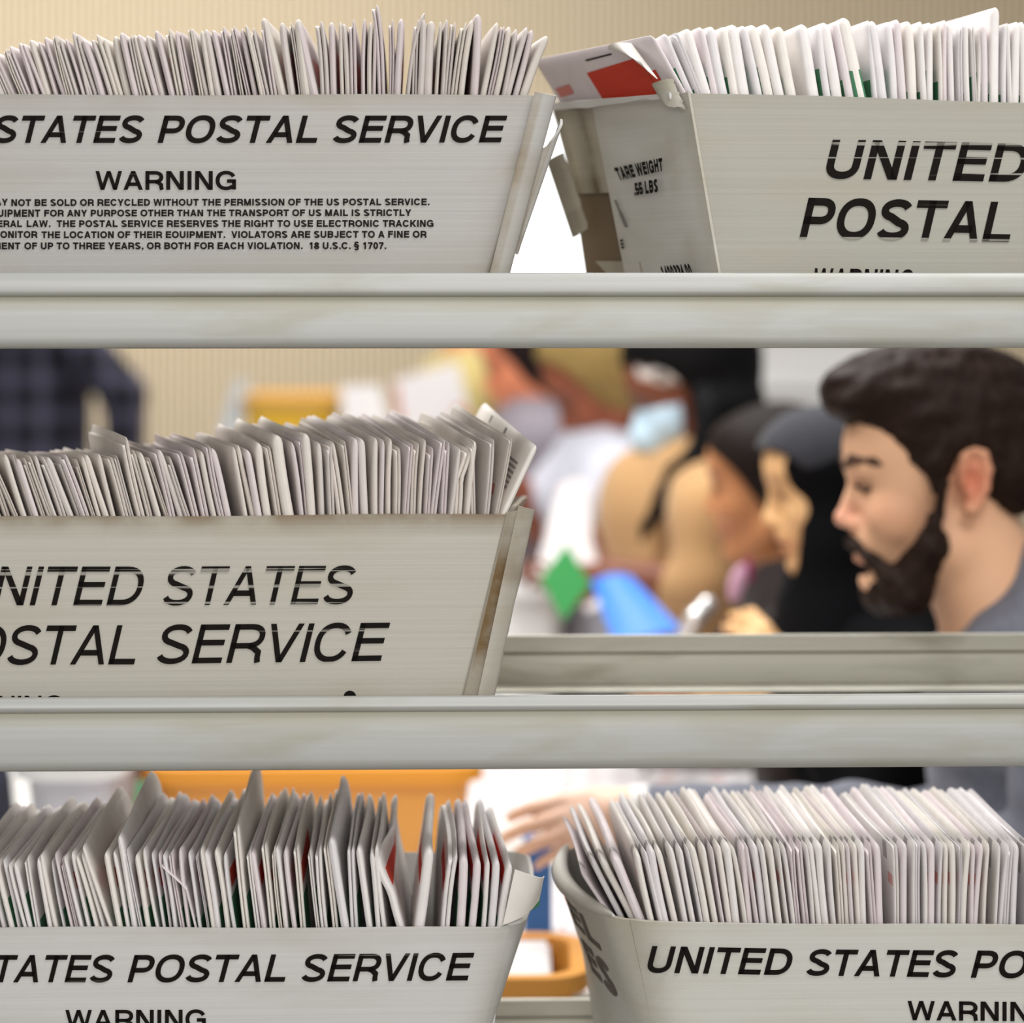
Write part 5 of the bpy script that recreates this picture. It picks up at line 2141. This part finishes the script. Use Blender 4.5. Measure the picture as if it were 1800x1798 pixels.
for (a0, a1, b0, b1, lab) in ((-.50, .58, -1.36, -.16, 'white work table nearest the rack, covered with ballots, reached by the bearded man'),
                              (-.50, .40, -.156, 1.50, 'farther white work table, in front of the people in tan, white and grey')):
    t = empty('work_table', tp((a0 + a1) / 2, (b0 + b1) / 2, 0), lab, 'table')
    mb = MB()
    mb.box((a0, b0, TZ - .03), (a1, b1, TZ), xf=lambda p: tp(p.x, p.y, p.z))
    mb.build('table_top', WHITE_TOP, t)
    for a in (a0 + .05, a1 - .05):
        for b_ in (b0 + .06, b1 - .06):
            mb = MB()
            mb.tube([tp(a, b_, 0), tp(a, b_, TZ - .03)], .02, 10)
            sharpen(mb.build('leg', LEG, t), 50)


def tub(name, label, px0, px1, ytop, d, h, depth, mat, group=None, cat='tub', yaw=0.0, lip=.012, flare=.02, lip_mat=None):
    """open plastic tub: its front rim runs from px0 to px1 at distance d; flared walls, rolled rim"""
    a, b_ = at(px0, ytop, d), at(px1, ytop, d)
    c = (a + b_) / 2
    w = (b_ - a).length
    ex = Vector((math.cos(yaw), math.sin(yaw), 0))
    ey_ = Vector((-math.sin(yaw), math.cos(yaw), 0))
    z1, z0 = a.z, a.z - h
    root = empty(name, Vector((c.x, c.y, z0)) + ey_ * (depth / 2), label, cat, group)

    def q(x, y, z):
        p = c + ex * x + ey_ * y
        return Vector((p.x, p.y, z))

    def loop(wx, y0, y1, z, r):
        pts = []
        for cx_, cy_, a0 in ((wx - r, y0 + r, -90), (wx - r, y1 - r, 0), (-wx + r, y1 - r, 90), (-wx + r, y0 + r, 180)):
            for k in range(6):
                an = math.radians(a0 + 90 * k / 5)
                pts.append(q(cx_ + r * math.cos(an), cy_ + r * math.sin(an), z))
        return pts
    rings = [loop(w / 2 - flare, flare, depth - flare, z0, .03), loop(w / 2 - .002, .002, depth - .002, z1 - .015, .035), loop(w / 2 - .002, .002, depth - .002, z1, .035),
             loop(w / 2 - .006, .006, depth - .006, z1, .032), loop(w / 2 - flare - .004, flare + .004, depth - flare - .004, z0 + .005, .028)]
    m_ = MB()
    n = len(rings[0])
    fs = [(i * n + k, i * n + (k + 1) % n, (i + 1) * n + (k + 1) % n, (i + 1) * n + k) for i in range(4) for k in range(n)]
    fs += [tuple(range(n - 1, -1, -1)), tuple(4 * n + k for k in range(n))]
    m_.add([p for r in rings for p in r], fs)
    sharpen(m_.build('tub_body', mat, root), 40)
    m_ = MB()
    rr = [loop(w / 2 + lip, -lip, depth + lip, z1 - .016, .045), loop(w / 2 + lip, -lip, depth + lip, z1 + .002, .045), loop(w / 2 - .004, .004, depth - .004, z1 + .002, .034), loop(w / 2 - .003, .003, depth - .003, z1 - .006, .034)]
    fs = [(i * n + k, i * n + (k + 1) % n, ((i + 1) % 4) * n + (k + 1) % n, ((i + 1) % 4) * n + k) for i in range(4) for k in range(n)]
    m_.add([p for r in rr for p in r], fs)
    sharpen(m_.build('rim', lip_mat or mat, root), 40)
    return root


ORANGE = mat2('orange_plastic', (226, 158, 70), .4)
ORANGE_RIM = mat2('bright_orange_plastic', (238, 160, 52), .38)
tub('plastic_tub', 'long orange plastic tub on the table behind the lower left tray', 262, 832, 1352, 3.2, (EYE - (1352 - HY) * 3.2 / F) - TZ - .001, .36, ORANGE, yaw=.03, lip_mat=ORANGE_RIM)
cart_z = .66
tub('plastic_tub', 'low orange tub seen in the gap between the two bottom shelf trays', 560, 1016, 1718, 2.62, (EYE - (1718 - HY) * 2.62 / F) - cart_z - .001, .16, ORANGE, lip_mat=ORANGE)
c = empty('low_cart', (-.06, 2.62, 0), 'low white cart under the orange tub in the gap between the bottom trays', 'cart')
mb = MB()
mb.box((-.34, 2.50, cart_z - .025), (.16, 2.80, cart_z))
mb.build('cart_top', WHITE_TOP, c)
for x in (-.32, .14):
    for y in (2.52, 2.78):
        mb = MB()
        mb.tube([(x, y, 0), (x, y, cart_z - .025)], .012, 8)
        sharpen(mb.build('leg', LEG, c), 50)

WT = mat2('white_plastic', (236, 236, 236), .45)
tub('mail_tub', 'white tub on the table behind the green folder', 860, 1002, 1030, 4.45, (EYE - (1030 - HY) * 4.45 / F) - TZ - .001, .3, WT, yaw=.1)
tub('storage_bin', 'light grey plastic bin at the far left, behind the lower left tray', 36, 196, 1345, 3.0, EYE - (1345 - HY) * 3.0 / F - TZ - .001, .3, mat2('light_grey_plastic', (196, 195, 204), .5), cat='bin', lip_mat=WT)
def board(name, corners, th, mat, label, cat, group=None, prints=(), bend=0.0):
    """a sheet or card: corners = (px, py, distance) tl, tr, br, bl"""
    c_ = [at(*k) for k in corners]
    n_ = (c_[1] - c_[0]).cross(c_[3] - c_[0]).normalized()
    if n_.y > 0:
        n_ = -n_
    grid = []
    for i in range(9):
        row = []
        for j in range(9):
            u, v = j / 8, i / 8
            p = c_[0].lerp(c_[1], u).lerp(c_[3].lerp(c_[2], u), v)
            row.append(p + n_ * (bend * math.sin(math.pi * u) * (1 - .4 * v)))
        grid.append(row)
    m_ = MB()
    m_.sheet(grid, th, c_[0] - n_, 0)
    mats = [mat]
    for (u0, u1, v0, v1, mt) in prints:
        if mt not in mats:
            mats.append(mt)
        g = []
        for u, v in ((u0, v0), (u1, v0), (u1, v1), (u0, v1)):
            p = c_[0].lerp(c_[1], u).lerp(c_[3].lerp(c_[2], u), v)
            g.append(p + n_ * (bend * math.sin(math.pi * u) * (1 - .4 * v) + .0012))
        m_.add(g, [(0, 1, 2, 3)], mats.index(mt))
    o_ = m_.build(name, mats)
    sharpen(o_, 40)
    return tag(o_, label, cat, group)


SHEET = paper('ballot_paper', (240, 236, 236), .2)
board('folder', [(996, 956, 3.85), (1038, 1026, 3.85), (991, 1090, 3.82), (952, 1018, 3.82)], .004, mat2('green_card', (72, 176, 98), .6), 'small green folder standing on its corner beside the blue folder', 'folder')
board('folder', [(1040, 1022, 3.95), (1108, 1012, 3.95), (1198, 1106, 3.86), (1082, 1136, 3.86)], .006, mat2('blue_plastic', (40, 128, 232), .45), 'bright blue folder lying in front of the tan sweater', 'folder', bend=.01)
board('paper_sheet', [(984, 852, 4.35), (1034, 846, 4.35), (1044, 1000, 4.25), (938, 1020, 4.25)], .001, SHEET, 'white sheet with faint pink print hanging from the hands of the person in white', 'paper', prints=((.05, .6, .05, .09, M['pink_print']),), bend=.01)
board('paper_sheet', [(1012, 940, 4.2), (1042, 960, 4.2), (1072, 1060, 4.1), (1030, 1075, 4.1)], .001, SHEET, 'narrow white sheet between the green folder and the tan sleeve', 'paper')
board('paper_sheet', [(690, 668, 5.62), (806, 638, 5.62), (828, 742, 5.60), (704, 760, 5.60)], .001, SHEET, 'tilted white sheet with red print held up in front of the beige wall', 'paper', prints=((.0, .06, .1, .9, M['pink_print']), (.8, .96, .72, .95, M['pink_print'])), bend=.012)
board('paper_sheet', [(598, 678, 5.75), (668, 676, 5.75), (690, 760, 5.72), (606, 765, 5.72)], .001, SHEET, 'smaller white sheet left of the tilted sheet with red print', 'paper')
for (cs, lb) in (([(842, 1330, 3.95), (1130, 1320, 4.0), (1130, 1420, 3.55), (800, 1420, 3.55)], 'white ballot sheets lying flat left of the grey sleeve, under the hand'),
                 ([(1150, 1310, 3.98), (1420, 1318, 3.9), (1440, 1400, 3.55), (1130, 1410, 3.55)], 'white ballot sheet lying flat above the grey sleeve'),
                 ([(880, 1560, 3.1), (1030, 1556, 3.1), (1050, 1720, 2.88), (850, 1720, 2.88)], 'white ballot sheet on the near end of the table, between the bottom trays')):
    zz = TZ + .002 + .0015 * (len(lb) % 3)
    pts = []
    for px, py, _ in cs:
        r = ray(px, py)
        pts.append(CAMP + r * ((zz - EYE) / r.z))
    mb = MB()
    mb.sheet([[pts[0].lerp(pts[1], k / 4) for k in range(5)], [pts[3].lerp(pts[2], k / 4) for k in range(5)]], .0012, Vector((0, 3, 0)))
    for k in range(6):
        a0 = pts[0].lerp(pts[1], .08 + .15 * k)
        a1 = pts[3].lerp(pts[2], .08 + .15 * k)
        w = (pts[1] - pts[0]) * .07
        for r0 in (.15, .45, .7):
            q0, q1 = a0.lerp(a1, r0), a0.lerp(a1, r0 + .05)
            mb.add([q + Vector((0, 0, .0004)) for q in (q0, q0 + w, q1 + w, q1)], [(0, 3, 2, 1)], 1 + (k % 2))
    tag(mb.build('paper_sheet', [SHEET, M['pink_print'], M['grey_print']]), lb, 'paper')

# blue binder glimpsed between the bottom trays
mb = MB()
q0 = at(945, 1500, 3.0)
mb.box((q0.x - .016, 2.98, TZ + .001), (q0.x + .016, 3.03, EYE - (1466 - HY) * 3.03 / F))
tag(mb.build('binder', mat2('blue_binder', (40, 92, 150), .5)), 'blue binder standing on the table, glimpsed between the two bottom shelf trays', 'binder')
# things at the left behind the lower left tray
mb = MB()
q0, q1 = at(208, 1340, 3.7), at(262, 1340, 3.7)
mb.box((q0.x, 3.70, TZ + .001), (q1.x, 3.86, q0.z - .0))
tag(mb.build('card_box', mat2('dark_red_card', (112, 40, 22), .6)), 'dark red box between the light grey bin and the long orange tub', 'box')
board('folder', [(236, 1372, 3.4), (262, 1366, 3.4), (262, 1440, 3.38), (222, 1440, 3.38)], .004, mat2('mint_card', (86, 172, 128), .6), 'mint green folder leaning beside the long orange tub', 'folder')
f = Field()
f.c((-62, 1395, 0), (-62, 1450, 0), 66, 72, 10)
f.c((-62, 1395, 90), (-62, 1450, 90), 66, 72, 10)
G_, lo_, h_ = f.grid(6.0)
v_, f_ = surface_nets(G_, lo_, h_)
mb = MB()
mb.add([at(a, b_, 3.3) + Vector((0, c_ * 3.3 / F, 0)) for a, b_, c_ in v_], [tuple(int(i) for i in q) for q in f_])
tag(mb.build('cloth_bag', mat2('navy_fabric', (24, 30, 52), .8), smooth=True), 'navy bag at the far left edge of the photo, beside the light grey bin', 'bag')
# shiny bundle by the tan sleeve
f = Field()
f.chain([((1206, 1112, -60), 15), ((1222, 1088, -64), 18), ((1243, 1064, -60), 17)], 6)
G_, lo_, h_ = f.grid(3.0)
v_, f_ = surface_nets(G_, lo_, h_)
mb = MB()
mb.add([at(a, b_, 3.55 + c_ * 3.5 / F) for a, b_, c_ in v_], [tuple(int(i) for i in q) for q in f_])
o = mb.build('silver_pouch', mat2('silver_foil', (236, 236, 236), .22, metal=.7), smooth=True)
tag(o, 'shiny silver pouch at the cuff of the dark brown jacket', 'pouch')

# yellow tub on a tall cart in front of the wall
tub('plastic_tub', 'yellow plastic tub by the beige wall, above the middle tray', 428, 588, 700, 6.2, .14, .3, mat2('yellow_plastic', (246, 196, 52), .45), lip_mat=mat2('ochre_rim', (214, 168, 96), .5))
cz = EYE - (700 - HY) * 6.2 / F - .141
tc = empty('tall_cart', (-.5, 6.35, 0), 'tall cart under the yellow tub, in front of the beige wall', 'cart')
mb = MB()
mb.box((-.74, 6.16, cz - .025), (-.28, 6.55, cz))
mb.build('cart_top', LEG, tc)
for x in (-.72, -.30):
    for y in (6.18, 6.53):
        mb = MB()
        mb.tube([(x, y, 0), (x, y, cz - .025)], .014, 8)
        sharpen(mb.build('leg', LEG, tc), 50)
ybt = HY + (EYE - cz) * F / 6.22 - 2
board('plastic_board', [(414, 668, 6.25), (438, 668, 6.25), (404, ybt, 6.22), (372, ybt, 6.22)], .01, mat2('pale_blue_grey', (188, 196, 204), .5), 'pale blue grey panel leaning left of the yellow tub', 'panel')

# the bright window and the white stacked tubs at the back
wa, wb = at(800, 215, WALLY), at(1290, 520, WALLY)
wnd = empty('window_1', ((wa.x + wb.x) / 2, WALLY, 0))
tag(wnd, kind='structure')
mb = MB()
mb.box((wa.x, WALLY - .012, wb.z), (wb.x, WALLY - .004, wa.z))
gm, nt, b = new_mat('lit_window_pane')
b.inputs['Base Color'].default_value = (.8, .85, .85, 1)
b.inputs['Emission Color'].default_value = (1, 1, 1, 1)
b.inputs['Emission Strength'].default_value = 1.1
mb.build('window_pane', gm, wnd)
mb = MB()
for lo_, hi_ in (((wa.x - .05, wb.z - .05), (wb.x + .05, wb.z)), ((wa.x - .05, wa.z), (wb.x + .05, wa.z + .05)), ((wa.x - .05, wb.z), (wa.x, wa.z)), ((wb.x, wb.z), (wb.x + .05, wa.z))):
    mb.box((lo_[0], WALLY - .03, lo_[1]), (hi_[0], WALLY - .001, hi_[1]))
mb.build('window_frame', WT, wnd)
for k, (y0, hh) in enumerate(((566, .20), (668, .14), (760, .2))):
    tub('mail_tub', ['uppermost white mail tub of the stack behind the bearded man', 'middle white mail tub of the stack behind the bearded man, bright rim showing', 'lowest white mail tub of the stack behind the bearded man'][k],
        1290, 1560, y0, 6.4, [.134, .12, .2][k], .4, mat2('stacked_white_plastic_%d' % k, (222, 220, 218), .5), group='stacked white mail tubs', lip_mat=WT)
st = empty('stack_table', (.7, 6.6, 0), 'table under the stacked white mail tubs, hidden behind the seated row', 'table')
zs = EYE - (760 - HY) * 6.4 / F - .201
mb = MB()
mb.box((.45, 6.3, zs - .03), (.98, 6.9, zs))
mb.build('table_top', WHITE_TOP, st)
for x in (.48, .95):
    for y in (6.33, 6.87):
        mb = MB()
        mb.tube([(x, y, 0), (x, y, zs - .03)], .018, 8)
        sharpen(mb.build('leg', LEG, st), 50)
# ballots filling the low orange tub
za = EYE - (1718 - HY) * 2.62 / F
mb = MB()
xa, xb = at(575, 0, 2.62).x, at(1000, 0, 2.62).x
for k in range(6):
    mb.box((xa + random.uniform(.012, .02), 2.634, za - .030 + .005 * k), (xb - random.uniform(.014, .02), 2.768, za - .0256 + .005 * k))
tag(mb.build('paper_stack', SHEET), 'stack of white ballots filling the low orange tub between the bottom trays', 'paper')
